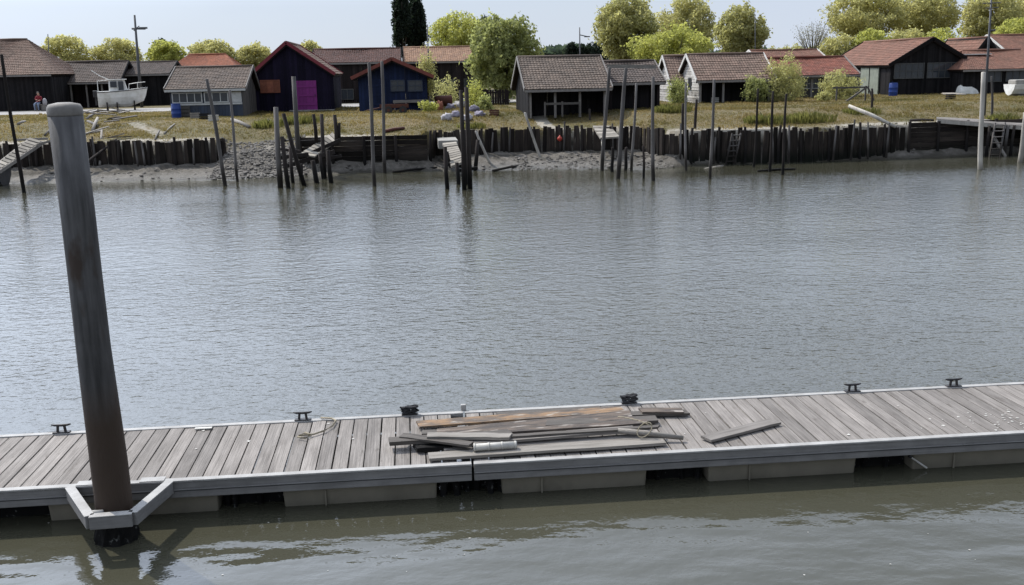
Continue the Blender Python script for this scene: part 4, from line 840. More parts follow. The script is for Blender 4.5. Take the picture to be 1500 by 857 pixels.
# E, G: long sheds behind
Y = 99; x0, x1 = span(462, 585, 148, Y); r = shed('dark brown shed with brown roof between the pink-door and blue sheds', x0, x1, Y, 10, hz(520, 90, Y), hz(520, 72, Y+5), 'x', 'tile_dark', 'tar_brown', open_front=.0, barge='tar', grp='sheds on the far bank')
for xx in (.9, 2.4): win(r, xx, .3, 1.2, 1.0, 2, 1, m='win_dark')
Y = 101; x0, x1 = span(598, 712, 146, Y); r = shed('brown shed with tan roof behind the leafy green tree', x0, x1, Y, 8, hz(650, 88, Y), hz(650, 69, Y+4), 'x', 'tile_tan', 'tar_brown', barge='tar', grp='sheds on the far bank')
for xx in (1.0, 3.2, 5.4): win(r, xx, 1.1, 1.4, .9, 2, 1, m='win_dark')
# H: open tarred shed
Y = depth(795, 166); x0, x1 = span(775, 888, 166, Y); W = x1-x0
r = shed('open-fronted tarred shed with grey-brown roof and pale bargeboards', x0, x1, Y, 7.5, hz(830, 125, Y), hz(830, 83, Y+3.75), 'x', 'tile_grey', 'tar', open_front=1.6, posts=4, barge='grey_trim', ov=.45, grp='sheds on the far bank')
q = MB(); q.box(W*.18, W*.62, -1.05, -.95, .55, .68, .5); q.build('rail', 'grey_board', r)
for xx in (.18, .4, .62): q = MB(); q.box(W*xx-.05, W*xx+.05, -1.06, -.94, -.2, .74, .5); q.build('rail_post', 'grey_board', r)
Y2 = Y+3; x0, x1 = span(893, 966, 155, Y2); r = shed('lower tarred shed joined right of the open one', x0, x1, Y2, 6, hz(930, 117, Y2), hz(920, 90, Y2+3), 'x', 'tile_brown', 'tar', open_front=.6, posts=3, barge='grey_trim', ov=.4, grp='sheds on the far bank', post_m='tar_brown')
# small black gable behind
Y = 112; x0, x1 = span(955, 1000, 135, Y); shed('small black gable peeping between tarred shed and white gable', x0, x1, Y, 6, hz(960, 100, Y), hz(975, 88, Y), 'y', 'tile_dark', 'tar', barge='tar', grp='sheds on the far bank')
# I1, I2: white gables
Y = depth(1003, 150)+1.5; x0, x1 = span(985, 1035, 150, Y); shed('narrow white-gabled shed with climbing bush, left of its twin', x0, x1, Y, 4.4, hz(990, 115, Y), hz(990, 82, Y+2.2), 'x', 'tile_pink', 'tar', white_gable='white_board', barge='white_trim', ov=.25, grp='sheds on the far bank')
Y = depth(1040, 151); x0, x1 = span(1024, 1128, 151, Y); W = x1-x0
r = shed('open-fronted shed with white board gable and pinkish tile roof', x0, x1, Y, 5.6, hz(1040, 114, Y), hz(1030, 80, Y+2.8), 'x', 'tile_pink', 'tar', white_gable='white_board', barge='white_trim', open_front=1.2, posts=4, ov=.3, grp='sheds on the far bank', post_m='grey_trim')
win(r, 2.0, 1.0, .8, .9, 2, 1, side=('l', -.05), m='win_dark')
# J: red roof, and the grey-brown roof behind it
Y = depth(1195, 143); x0, x1 = span(1126, 1250, 143, Y); W = x1-x0
r = shed('long shed with bright red roof and vine-covered front', x0, x1, Y, 6, hz(1190, 107, Y), hz(1190, 84, Y+3), 'x', 'tile_red', 'grey_board', barge='grey_trim', open_front=.9, posts=5, ov=.4, grp='sheds on the far bank', post_m='grey_trim')
win(r, W*.42, .7, 1.5, 1.3, 3, 3, y=.84, m='win_frame'); win(r, W*.68, .7, 1.2, 1.3, 2, 3, y=.84, m='win_dark')
Y = 104; x0, x1 = span(1118, 1212, 125, Y); shed('brown roof showing behind the bright red roof', x0, x1, Y, 8, hz(1160, 92, Y), hz(1160, 73, Y+4), 'x', 'tile_redbrown', 'tar_brown', barge='white_trim', grp='sheds on the far bank')
# K: big black gable
Y = depth(1350, 138); x0, x1 = span(1303, 1404, 138, Y); W = x1-x0; X = lambda px: PX(px, 120, Y).x-x0
r = shed('big black gabled shed with two banks of windows and red-brown roof', x0, x1, Y, 13.0, hz(1303, 92, Y), hz(1358, 56, Y), 'y', 'tile_redbrown', 'tar', barge='tar', ov=.35, ridge_t=.56, back_he=hz(1404, 82, Y), grp='sheds on the far bank')
z_a, z_b = hz(1350, 115, Y), hz(1350, 92, Y)
win(r, X(1308), z_a, X(1352)-X(1308), z_b-z_a, 5, 2, m='win_dark'); win(r, X(1356), z_a, X(1400)-X(1356), z_b-z_a, 5, 2, m='win_dark')
q = MB(); q.box(-.16, -.06, 2.0, 5.6, 0, 2.35, .6); d_ = q.build('side_door', 'green_door', r); q = MB(); q.box(-.2, -.16, 3.72, 3.8, .05, 2.3, .2); q.build('door_seam', 'tar', d_)
# L: low shed with messy roof and the house behind
Y = depth(1450, 137); x0, x1 = span(1410, 1560, 137, Y); W = x1-x0
r = shed('low dark shed with patched tile roof at the right edge', x0, x1, Y, 8, hz(1440, 99, Y), hz(1440, 74, Y+4), 'x', 'tile_redbrown', 'tar', barge='grey_trim', ov=.4, hip=2.2, grp='sheds on the far bank')
win(r, W*.16, .95, W*.2, 1.0, 3, 1, m='win_dark'); win(r, W*.40, .95, W*.2, 1.0, 3, 1, m='win_dark')
q = MB(); q.beam((W*.63, -.1, 2.4), (W*.66, -.15, .0), .06, .08); q.build('downpipe', 'grey_trim', r)
q = MB(); q.box(W*.12, W*.42, 2.6, 3.2, hz(1440, 80, Y+2.2), hz(1440, 79, Y+2.2)+.03, .5); q.build('white_patch', 'white_trim', r)
Y = 99; x0, x1 = span(1416, 1448, 120, Y+1); shed('small black gable above the patched roof at right', x0, x1, Y, 7, hz(1420, 78, Y), hz(1431, 55, Y), 'y', 'tile_redbrown', 'tar', barge='tar', ov=.3, grp='sheds on the far bank')
Y = 107; x0, x1 = span(1478, 1600, 120, Y); shed('house with red-brown tile roof behind the patched roof', x0, x1, Y, 9, hz(1480, 78, Y), hz(1480, 51, Y+4.5), 'x', 'tile_redbrown', 'grey_board', barge='white_trim', grp='sheds on the far bank')

# ------------------------------------------------------------------ boats
def loft(root, name, m, Ln, bm_, free, draft, rake=.5, zoff=0):
    q = MB(); n = 11; rows = []
    for i in range(n):
        t = i/(n-1); wd = bm_/2*(1-.12*(1-t) if t < .45 else max(.02, math.cos((t-.45)/.55*math.pi/2)**.7)); x = Ln*t
        sh = free*(1+.35*t*t); ke = -draft*(1 if t < .7 else 1-(t-.7)/.3*.9); xs = x+rake*t**3
        rows.append([(xs, -wd, sh+zoff), (x+rake*.5*t**3, -wd*.86, sh*.35+zoff), (x, -wd*.5, ke*.55+zoff), (x, 0, ke+zoff), (x, wd*.5, ke*.55+zoff), (x+rake*.5*t**3, wd*.86, sh*.35+zoff), (xs, wd, sh+zoff)])
    for r in rows: q.v += r
    for i in range(n-1):
        for j in range(6): a = i*7+j; q.f.append((a, a+1, a+8, a+7)); q.a.append(.5)
        a = i*7; q.f.append((a, a+7, a+13, a+6)); q.a.append(.5)
    q.f.append(tuple(range(7))[::-1]); q.a.append(.5)
    return q.build(name, m, root, smooth=False)
B = G(178, 163, 2.62); root = thing('small_boat', 'small white cabin boat propped up on stands on the grass', 'boat', (B.x-1.85, B.y, 2.65), R_(14))
loft(root, 'hull', 'hullwhite', 3.7, 2.0, .82, .5, .4, zoff=.85)
q = MB(); z1 = 1.5; 
q.hexa([(.95, -.62, z1), (2.5, -.55, z1+.1), (2.5, .55, z1+.1), (.95, .62, z1), (1.0, -.56, z1+1.12), (2.25, -.5, z1+1.12), (2.25, .5, z1+1.12), (1.0, .56, z1+1.12)], .5); cab = q.build('cabin', 'hullwhite', root, bevel=.05)
for a, b2, zz in ((1.1, 1.62, .5), (1.74, 2.16, .2)): q = MB(); q.box(a, b2, -.645, -.55, z1+zz, z1+1.0, .5); q.build('window', 'glass', cab)  # the second pane's dark colour stands in for the unlit doorway
q = MB(); q.box(.955, .99, -.3, .3, z1+.25, z1+1.0, .5); q.build('cabin_door', 'hulldark', cab)
q = MB(); q.box(.85, 2.45, -.66, .66, z1+1.12, z1+1.18, .5); q.build('cabin_roof', 'hullwhite', root, bevel=.02)
q = MB(); q.tube([(.1, -.75, 1.55), (.1, -.72, 2.55), (.95, -.6, 2.62)], .03, 6); q.build('canopy_frame', 'hullwhite', root)
for s_ in (-1, 1):
    q = MB(); q.tube([(2.55, s_*.62, 1.75), (2.6, s_*.6, 2.25), (3.3, s_*.4, 2.35), (3.95, 0, 2.4)], .025, 6); q.build('rail', 'hullwhite', root)
    q = MB(); q.tube([(3.3, s_*.4, 1.75), (3.3, s_*.4, 2.35)], .025, 6); q.build('stanchion', 'hullwhite', root)
q = MB(); q.box(-.35, .02, -.18, .18, 1.2, 1.75, .5); om = q.build('outboard_motor', 'iron', root, bevel=.05); q = MB(); q.box(-.25, -.1, -.06, .06, .5, 1.2, .5); q.build('motor_leg', 'iron', om)
for xx in (.7, 1.5, 2.9):
    q = MB(); q.box(xx-.08, xx+.08, -.55, .55, -.1, .25, .5); q.build('stand', 'tar_brown', root)
    for s_ in (-1, 1): q = MB(); q.beam((xx, s_*.6, -.1), (xx, s_*.5, .85), .1, .1); q.build('prop', 'tar_brown', root)
q = MB(); q.tube([(1.0, -.2, 2.66), (.3, -.15, 3.0), (-.3, -.1, 3.45)], .03, 6); q.build('mast', 'hullwhite', root)
for s_ in (-1, 1):
    q = MB(); pts_ = []
    for i in range(11):
        t = i/10; wd = 1.0*(1-.12*(1-t) if t < .45 else max(.02, math.cos((t-.45)/.55*math.pi/2)**.7)); pts_.append((3.7*t+.4*t**3, s_*(wd+.01), .82*(1+.35*t*t)+.85-.06))
    q.tube(pts_, .035, 6); q.build('rubbing_strake', 'hulldark', root)
a = G(8, 268, 0); root = thing('moored_boat', 'dark grey moored boat cut by the left edge of the photo', 'boat', (a.x+.35, a.y-.9, .2), R_(180-10))
loft(root, 'hull', 'hulldark', 4.2, 1.7, .85, .3, .35); q = MB(); q.box(.02, 3.2, -.84, -.80, .8, .95, .5); q.build('rubbing_strake', 'hullwhite', root)
a = G(1404, 138, 2.7); root = thing('upturned_dinghy', 'small white upturned dinghy on the grass by the big black shed', 'dinghy', (a.x, a.y, 2.72), R_(5)); 
h = loft(root, 'hull', 'hullwhite', 2.0, 1.0, .4, .28, .2); h.rotation_euler = (math.pi, 0, 0); h.location = (0, 0, .42); q = MB(); q.beam((.1, 0, .71), (1.9, 0, .60), .05, .06); q.build('keel', 'hullwhite', root)
a = G(1477, 141, 2.7); root = thing('beached_boat', 'long pale boat hull lying on the grass at right edge', 'boat', (a.x, a.y, 2.95), R_(4))
h = loft(root, 'hull', 'hullwhite', 4.2, 1.6, .55, .3, .3, zoff=.1); q = MB(); q.box(.2, 3.3, -.5, .5, .62, 1.0, .5); q.build('cover', 'concrete', root, bevel=.1); q = MB(); q.box(.6, 2.8, -.6, .6, -.35, -.15, .5); q.build('cradle', 'plank_grey', root)

# ------------------------------------------------------------------ small things on the bank
def barrel(label, px, py, h=.95, r=.32):
    c = G(px, py, 2.68); root = thing('barrel', label, 'barrel', c, group='blue barrels')
    q = MB(); q.tube([(0, 0, -.05), (0, 0, h*.05), (0, 0, h*.3), (0, 0, h*.33), (0, 0, h*.36), (0, 0, h*.64), (0, 0, h*.67), (0, 0, h*.7), (0, 0, h*.95), (0, 0, h)], [r*.92, r*.97, r, r*1.05, r, r, r*1.05, r, r*.97, r*.9], 20); q.build('drum', 'barrel', root, smooth=True)
    q = MB(); q.tube([(0, 0, h), (0, 0, h+.04)], r*.93, 20); q.build('lid', 'barrel', root)
barrel('blue plastic barrel in front of the grey-roofed lean-to shed', 259, 173); barrel('blue plastic barrel at the corner of the big black shed', 1308, 141, 1.05, .36)
a = G(580, 167, 2.6); root = thing('hand_cart', 'rusty red flat cart on wheels before the blue shed', 'cart', a)
q = MB(); q.box(-1.1, .9, -.45, .45, .42, .5, .5); q.build('bed', 'rust', root)
q = MB(); q.box(-1.1, .9, -.5, -.45, .45, .68, .5); q.build('side_board', 'rust', root); q = MB(); q.box(-1.1, .9, .45, .5, .45, .68, .5); q.build('side_board', 'rust', root)
for xx in (-.5, .5):
    for s_ in (-1, 1): q = MB(); q.tube([(xx, s_*.5, .28), (xx, s_*.6, .28)], .28, 14); wv = q.build('wheel', 'iron', root); q = MB(); q.tube([(xx, s_*.605-.01, .28), (xx, s_*.61, .28)], .1, 10); q.build('hub', 'rust', wv)
q = MB(); q.tube([(-1.1, 0, .45), (-2.0, -.1, .3)], .035, 6); q.build('tow_bar', 'rust', root)
bagme = {}
for i, (px, py, sx, sz, m, lb) in enumerate(((655, 174, .42, .34, 'sack', 'white bulging sack at the left of the sack heap'), (668, 172, .35, .30, 'sack_blue', 'grey-purple sack in the middle front of the heap'), (684, 173, .40, .30, 'sack', 'pale sack before the dark jetty posts'),
        (694, 168, .42, .36, 'sack_blue', 'lilac-grey sack at the right of the sack heap'), (703, 171, .40, .26, 'sack_blue', 'flat dark sack at the far right of the sack heap'), (674, 162, .36, .34, 'sack', 'white sack standing at the back of the sack heap'),
        (681, 160, .26, .44, 'sack', 'tall white bundle behind the sack heap'), (645, 166, .3, .5, 'shutter', 'tan-orange bundle standing left of the sack heap'), (660, 164, .4, .3, 'sack_blue', 'grey bundle behind the white bulging sack'))):
    bm = bmesh.new(); bmesh.ops.create_icosphere(bm, subdivisions=3, radius=1)
    for v in bm.verts:
        c = v.co.copy(); v.co = Vector((c.x*sx, c.y*sx*.8, c.z*sz))*(.85+.35*noise.noise(c*1.7+Vector((i*5, 0, 0)))+.22*noise.noise(c*4+Vector((i*5, 0, 0)))); v.co.z = max(v.co.z, -sz*.55)
    me = bpy.data.meshes.new('sack'); bm.to_mesh(me); bm.free(); me.materials.append(MT[m]); at = me.attributes.new('v', 'FLOAT', 'FACE'); at.data.foreach_set('value', [.5]*len(me.polygons)); me.polygons.foreach_set('use_smooth', [True]*len(me.polygons))
    c = G(px, py, 2.5); o = bpy.data.objects.new('sack', me); COL.objects.link(o); o.location = (c.x, c.y, height(c.x, c.y)+sz*.5); tag(o, lb, 'sack', 'heap of sacks on the bank')
c = G(650, 156, 2.7); root = thing('old_boiler', 'dark rusty boiler drum behind the sack heap', 'drum', c); q = MB(); q.tube([(-.7, 0, .45), (-.62, 0, .45), (.62, 0, .45), (.7, 0, .45)], [.3, .42, .42, .3], 16); q.build('tank', 'rust', root, smooth=True)
for xx in (-.4, .4): q = MB(); q.box(xx-.06, xx+.06, -.3, .3, -.1, .2, .5); q.build('foot', 'rust', root)
# fence behind the green tree
a = PX(690, 150, 84); root = thing('board_fence', 'dark board fence under the leafy green tree', 'fence', (a.x, a.y, 2.7))
fm = MB(); fm.box(-.09, .09, -.015, .015, 0, 1, .5); FB = fm.mesh('fence_board', 'tar_brown')
for i in range(16): piece('board', FB, root, (i*.2, 0, -.05), (0, random.uniform(-.02, .02), 0), (1, 1, 1.25+random.uniform(-.06, .06)))
for zz in (.3, 1.0): q = MB(); q.box(-.1, 3.2, .02, .07, zz-.05, zz+.05, .5); q.build('rail', 'tar_brown', root)
# trestle by the vines
a = G(1225, 149, 2.7); root = thing('trestle', 'weathered timber trestle rail before the vine-covered shed', 'trestle', a)
for (p, q2) in (((0, 0, -.1), (.0, 0, 1.1)), ((2.2, 0, -.1), (2.2, 0, 1.1)), ((-.3, 0, 1.0), (2.4, 0, 1.0)), ((.7, -.1, 0), (2.2, -.05, .95)), ((2.3, -.1, 1.0), (2.8, -.2, 0))):
    q = MB(); q.beam(p, q2, .1, .12); q.build('rail', 'grey_board', root)
# poles and lamps
def pole(label, top, bot, Y, r, arms=(), name='lamp_pole', cat='pole', zb=2.7):
    T, Bp = PX(*top, Y), PX(*bot, Y); base = Vector((Bp.x, Y, zb)); root = thing(name, label, cat, base)
    q = MB(); d = T-base; q.tube([(0, 0, -.3), d*.5, d], [r*1.2, r, r*.7], 8); q.build('mast', 'metal_pole', root, smooth=True)
    for (x0, y0, x1, y1, rr) in arms: q = MB(); q.tube([PX(x0, y0, Y)-base, PX(x1, y1, Y)-base], rr, 6); q.build('arm', 'metal_pole', root)
    return root
r = pole('tall dark pole with cross arm behind the white boat', (197, 22), (207, 150), 100, .13, ((193, 42, 213, 42, .09), (196, 45, 204, 38, .05)))
q = MB(); c = PX(210, 42, 100)-r.location; q.box(c.x-.35, c.x+.35, -.12, .12, c.z-.02, c.z+.14, .5); q.build('lamp_head', 'metal_pole', r)
pole('thin pole beside the dark cypresses', (626, 36), (629, 140), 96, .07)
r = pole('distant lamp post left of the pines', (849, 40), (850, 100), 150, .11, ((849, 51, 862, 54, .07),)); q = MB(); c = PX(860, 54, 150)-r.location; q.box(c.x-.4, c.x+.4, -.1, .1, c.z-.05, c.z+.1, .5); q.build('lamp_head', 'metal_pole', r)
pole('tall dark mast with aerial rods before the trees at right', (1453, -14), (1441, 178), 61, .075, ((1440, 5, 1466, 4, .03), (1444, 12, 1463, 11, .03), (1448, 45, 1458, 44, .05)), name='radio_mast', zb=2.0)
pole('thin stick poking above the left trees', (70, 50), (74, 140), 120, .07)
pole('thin pole among the trees above the pink tile roof', (1106, 22), (1107, 120), 118, .05)

# ------------------------------------------------------------------ person
def person():
    c = G(57, 163, 2.7); Y = c.y
    J = {'pel': (0, 0, .74), 'ch': (.12, -.03, 1.12), 'nk': (.16, -.05, 1.34), 'hd': (.12, -.10, 1.50), 'ht': (.12, -.11, 1.62), 'ls': (-.06, -.05, 1.27), 'le': (-.13, -.2, 1.03), 'lw': (.06, -.36, .98), 'lh': (.12, -.40, .97),
         'rs': (.34, -.05, 1.25), 're': (.38, -.2, .98), 'rw': (.2, -.38, .92), 'rh': (.14, -.42, .92), 'lk': (-.2, -.36, .62), 'la': (-.22, -.22, .10), 'lt': (-.25, -.40, .04), 'rk': (.12, -.38, .60), 'ra': (.10, -.24, .10), 'rt': (.10, -.42, .04), 'lhp': (-.10, -.02, .72), 'rhp': (.11, -.02, .72)}
    R = {'pel': .15, 'ch': .17, 'nk': .065, 'hd': .105, 'ht': .085, 'ls': .085, 'le': .06, 'lw': .042, 'lh': .04, 'rs': .085, 're': .06, 'rw': .042, 'rh': .04, 'lk': .085, 'la': .055, 'lt': .04, 'rk': .085, 'ra': .055, 'rt': .04, 'lhp': .11, 'rhp': .11}
    E = [('pel', 'ch'), ('ch', 'nk'), ('nk', 'hd'), ('hd', 'ht'), ('ch', 'ls'), ('ls', 'le'), ('le', 'lw'), ('lw', 'lh'), ('ch', 'rs'), ('rs', 're'), ('re', 'rw'), ('rw', 'rh'), ('pel', 'lhp'), ('lhp', 'lk'), ('lk', 'la'), ('la', 'lt'), ('pel', 'rhp'), ('rhp', 'rk'), ('rk', 'ra'), ('ra', 'rt')]
    ks = list(J); me = bpy.data.meshes.new('body'); me.from_pydata([J[k] for k in ks], [(ks.index(a), ks.index(b_)) for a, b_ in E], [])
    o = bpy.data.objects.new('body', me); COL.objects.link(o); md = o.modifiers.new('s', 'SKIN'); md.use_smooth_shade = True
    for i, k in enumerate(ks): me.skin_vertices[0].data[i].radius = (R[k], R[k]); me.skin_vertices[0].data[i].use_root = (k == 'pel')
    o.modifiers.new('d', 'SUBSURF').levels = 1
    dg = bpy.context.evaluated_depsgraph_get(); nm = bpy.data.meshes.new_from_object(o.evaluated_get(dg)); bpy.data.objects.remove(o)
    nm.materials.clear()
    for k in ('skin', 'shirt', 'jeans', 'iron'): nm.materials.append(MT[k])
    for p in nm.polygons:
        x, y, z = p.center
        p.material_index = 0 if z > 1.36 or (y < -.3 and .85 < z < 1.02) else (1 if z > .80 and not (y < -.25 and z < .85) else (2 if z > .12 else 3))
    root = thing('person', 'person in red top and pale jeans sitting before the dark shed', 'person', (c.x, Y, 2.7))
    b_ = bpy.data.objects.new('body', nm); COL.objects.link(b_); b_.parent = root
    at = nm.attributes.new('v', 'FLOAT', 'FACE'); at.data.foreach_set('value', [.5]*len(nm.polygons))
    bm = bmesh.new(); bmesh.ops.create_uvsphere(bm, u_segments=14, v_segments=9, radius=.12)
    bmesh.ops.delete(bm, geom=[v for v in bm.verts if v.co.z < -.02 and v.co.y < .02], context='VERTS')
    me = bpy.data.meshes.new('hair'); bm.to_mesh(me); bm.free(); me.materials.append(MT['hair']); h = bpy.data.objects.new('hair', me); COL.objects.link(h); h.parent = root; h.location = (.12, -.085, 1.58); h.scale = (.92, .98, .9)
    # what the person sits on
    st = thing('stool', 'pale crate seat under the person in red', 'seat', (c.x+.05, Y+.02, 2.7)); q = MB(); q.box(-.25, .25, -.15, .3, .5, .58, .5); q.build('seat', 'plank_grey', st)
    for xx in (-.2, .2):
        for yy in (-.1, .25): q = MB(); q.box(xx-.03, xx+.03, yy-.03, yy+.03, -.05, .5, .5); q.build('leg', 'plank_grey', st)
    q = MB(); q.tube([(0, 0, 0), (0, 0, .05), (0, 0, .3), (0, 0, .5), (0, 0, .62)], [.1, .16, .2, .16, .06], 10); bg_ = q.build('bag', 'sack', smooth=True, loc=(c.x+.62, Y-.1, 3.2)); tag(bg_, 'pale bag beside the person in red', 'bag')
    q = MB(); q.box(-.25, .25, -.2, .2, 0, .5, .5); cr = q.build('crate', 'plank_grey', loc=(c.x+.62, Y-.1, 2.69)); tag(cr, 'grey crate under the pale bag by the person', 'crate')
person()

# ------------------------------------------------------------------ vegetation
def leaves_mesh(name, pts, m, smin, smax, outward=.5, flat=1.0):
    V = []; F = []; A = []
    for p, nrm, val in pts:
        n = (nrm*outward + Vector((random.gauss(0, 1), random.gauss(0, 1), random.gauss(0, 1)))*.6).normalized()
        t = n.cross(Vector((random.random()-.5, random.random()-.5, random.random()-.5))).normalized(); b_ = n.cross(t); s_ = random.uniform(smin, smax); k = len(V)
        V += [tuple(p-t*s_), tuple(p-b_*s_*.55), tuple(p+t*s_), tuple(p+b_*s_*.55)]; F.append((k, k+1, k+2, k+3)); A.append(min(1, max(0, val)))
    me = bpy.data.meshes.new(name); me.from_pydata(V, [], F); at = me.attributes.new('v', 'FLOAT', 'FACE'); at.data.foreach_set('value', A); me.materials.append(MT[m]); return me
def crown_pts(rx, ry, rz, n, gapn=-.1, lump=.22, seed=0, f=.8, cone=0):
    out_ = []; sv = Vector((seed*13.7, seed*3.1, 0)); tries = 0
    while len(out_) < n and tries < n*4:
        tries += 1
        d = Vector((random.gauss(0, 1), random.gauss(0, 1), random.gauss(0, 1))).normalized()
        r = (1+lump*noise.noise(d*1.8+sv)+lump*.7*noise.noise(d*4.5+sv))*(random.random()**.3)*(1+(.16*random.random() if random.random() < .12 else 0))
        p = Vector((d.x*rx*r, d.y*ry*r, d.z*rz*r))
        if cone:
            t = (p.z+rz)/(2*rz); p.x *= (1.25-cone*t); p.y *= (1.25-cone*t)
        nv = noise.noise(p*f+sv)+.5*noise.noise(p*f*2.3+sv)
        if nv < gapn-.12*random.random(): continue
        out_.append((p, d, .45+.55*nv+random.uniform(-.25, .25)))
    return out_
TN = [0]
def tree(label, x0, x1, yt, yb, Y, m, n=5000, size=(.16, .30), name='tree', trunk_y=None, gapn=-.12, lump=.22, cone=0, grp='trees behind the sheds', cat='tree', limbs=6, zc=None, outward=.5, trunk_r=.22):
    TN[0] += 1; n = int(n*1.7); size = (size[0]*.72, size[1]*.78)
    c = PX((x0+x1)/2, (yt+yb)/2, Y); rx = (PX(x1, (yt+yb)/2, Y)-PX(x0, (yt+yb)/2, Y)).length/2; rz = (PX((x0+x1)/2, yt, Y)-PX((x0+x1)/2, yb, Y)).length/2
    root = thing(name, label, cat, (c.x, Y, 2.69), group=grp); ch = c.z-2.69
    pts = [(p+Vector((0, 0, ch)), d, v) for p, d, v in crown_pts(rx, rx*.95, rz, n, gapn, lump, TN[0], 1.6/max(rx, rz)*1.6, cone)]
    me = leaves_mesh('crown', pts, m, *size, outward=outward); o = bpy.data.objects.new('crown', me); COL.objects.link(o); o.parent = root
    q = MB(); q.tube([(0, 0, -.3), (random.uniform(-.1, .1), 0, ch*.45), (0, 0, ch)], [trunk_r*1.3, trunk_r, trunk_r*.5], 8)
    tk = q.build('trunk', 'bark', root, smooth=True)
    for i in range(limbs):
        a = i*2.4; st = Vector((0, 0, max(.3, ch-rz*random.uniform(.5, 1.05)))); e = Vector((math.cos(a)*rx*.7, math.sin(a)*rx*.7, ch+rz*random.uniform(-.2, .6)))
        q = MB(); q.tube([st, lerp(st, e, .5)+Vector((0, 0, -.1*rz)), e], [trunk_r*.5, trunk_r*.35, trunk_r*.12], 6); q.build('limb', 'bark', tk, smooth=True)
    return root
OL = 'leaf_olive'
tree('leftmost rounded olive tree behind the long low shed', 58, 132, 54, 108, 150, OL, 4200)
tree('second rounded olive tree from the left, behind the boat', 135, 207, 57, 108, 150, OL, 4200)
tree('third olive tree from the left, beside a dark conifer top', 216, 272, 60, 108, 145, 'leaf_yellow', 3600)
tree('dark conifer top just behind the third olive tree', 221, 250, 55, 108, 160, 'leaf_dark', 1800, cone=.5)
tree('fourth olive tree from the left, above the orange roof', 276, 345, 59, 108, 150, OL, 4200)
tree('fifth olive tree, left of the purple-black shed roof', 345, 402, 64, 110, 150, OL, 3800)
tree('small olive tree right of the purple-black shed roof', 436, 476, 60, 104, 150, OL, 2600)
tree('left of the two tall dark cypresses', 573, 604, -28, 84, 135, 'leaf_dark', 5500, size=(.16, .30), cone=.75, lump=.34, gapn=-.25, name='cypress_tree', trunk_r=.15)
tree('right of the two tall dark cypresses', 592, 626, -14, 84, 137, 'leaf_dark', 5500, size=(.16, .30), cone=.7, lump=.34, gapn=-.25, name='cypress_tree', trunk_r=.15)
tree('yellow-green rounded tree above the tan roof', 631, 714, 19, 94, 150, 'leaf_yellow', 6500)
tree('small dark tree peeping right of the yellow-green tree', 697, 724, 24, 90, 165, 'leaf_dark', 1800)
tree('leafy bright green tree at the left of the tarred sheds', 691, 787, 24, 140, 90, 'leaf_green', 9500, size=(.14, .28), lump=.3)
tree('tall rounded tree rising over the tarred shed roof', 874, 962, -6, 96, 122, 'leaf_mid', 9500, gapn=-.14)
tree('rounded tree behind the bright yellow-green bush tree', 962, 1045, -6, 92, 138, OL, 8000)
tree('bright yellow-green bushy tree behind the white gables', 926, 1044, 40, 118, 116, 'leaf_yellow', 8000, lump=.28)
tree('rounded green tree above the pink tile roof', 1048, 1122, 8, 98, 124, 'leaf_mid', 7500)
tree('large rounded tree left of the pair above the big black shed', 1213, 1325, -14, 62, 135, OL, 9000)
tree('large rounded tree right of the pair above the big black shed', 1305, 1400, -16, 60, 137, OL, 8500)
tree('rounded tree left of the radio mast at the right edge', 1411, 1490, -12, 66, 128, OL, 7000)
tree('rounded tree right of the radio mast at the right edge', 1470, 1570, -14, 62, 131, OL, 7000)
tree('bright bush above the house roof at right edge', 1458, 1530, 28, 80, 119, 'leaf_yellow', 4000)
for i, (a, b_, t) in enumerate(((1200, 1262, 50), (1245, 1310, 43), (1290, 1362, 43), (1345, 1415, 44))):
    tree('%s of four yellow-olive bushes in the hedge behind the big black shed' % ('leftmost', 'second from left', 'third from left', 'rightmost')[i], a, b_, t, 118, 120, 'leaf_yellow' if i % 2 else OL, 4200, name='hedge_bush', cat='bush', grp='hedge behind the big black shed', limbs=3, trunk_r=.1)
for i, (a, b_, t) in enumerate(((1118, 1150, 68), (1140, 1180, 65), (1172, 1222, 66))):
    tree('%s low green tree behind the brown and red roofs' % ('left', 'middle', 'right')[i], a, b_, t, 112, 160, 'leaf_mid', 2200, limbs=3)
for i, (a, b_, t) in enumerate(((826, 848, 63), (842, 862, 66), (856, 886, 61))):
    tree('%s of three dark pines on the horizon above the tarred shed' % ('left', 'middle', 'right')[i], a, b_, t, 104, 240, 'leaf_dark', 1500, size=(.3, .55), limbs=3, name='pine_tree')
# bare tree
c = PX(1190, 90, 126); root = thing('bare_tree', 'nearly bare grey tree above the red-roofed shed', 'tree', (c.x, 126, 2.69)); ch = PX(1190, 78, 126).z-2.69
q = MB(); q.tube([(0, 0, -.3), (.1, 0, ch*.6), (0, 0, ch)], [.28, .2, .15], 8); tk = q.build('trunk', 'bark', root, smooth=True); top = PX(1190, 28, 126).z-2.69; lw = []
for i in range(22):
    a = i*2.4; rr = random.uniform(.3, 1)*2.4; e = Vector((math.cos(a)*rr, math.sin(a)*rr, lerp(ch, top, random.uniform(.55, 1)*(1-.25*(rr/2.4)**2)))); st = Vector((0, 0, ch*random.uniform(.7, 1)))
    q = MB(); q.tube([st, lerp(st, e, .5)+Vector((0, 0, -.2)), e], [.07, .05, .02], 5); q.build('limb', 'leaf_grey', tk)
    for j in range(60): p = lerp(st, e, random.uniform(.55, 1.05))+Vector((random.gauss(0, .3), random.gauss(0, .3), random.gauss(0, .25))); lw.append((p, Vector((0, 0, 1)), random.random()))
me = leaves_mesh('crown', lw, 'leaf_grey', .05, .12); o = bpy.data.objects.new('crown', me); COL.objects.link(o); o.parent = root
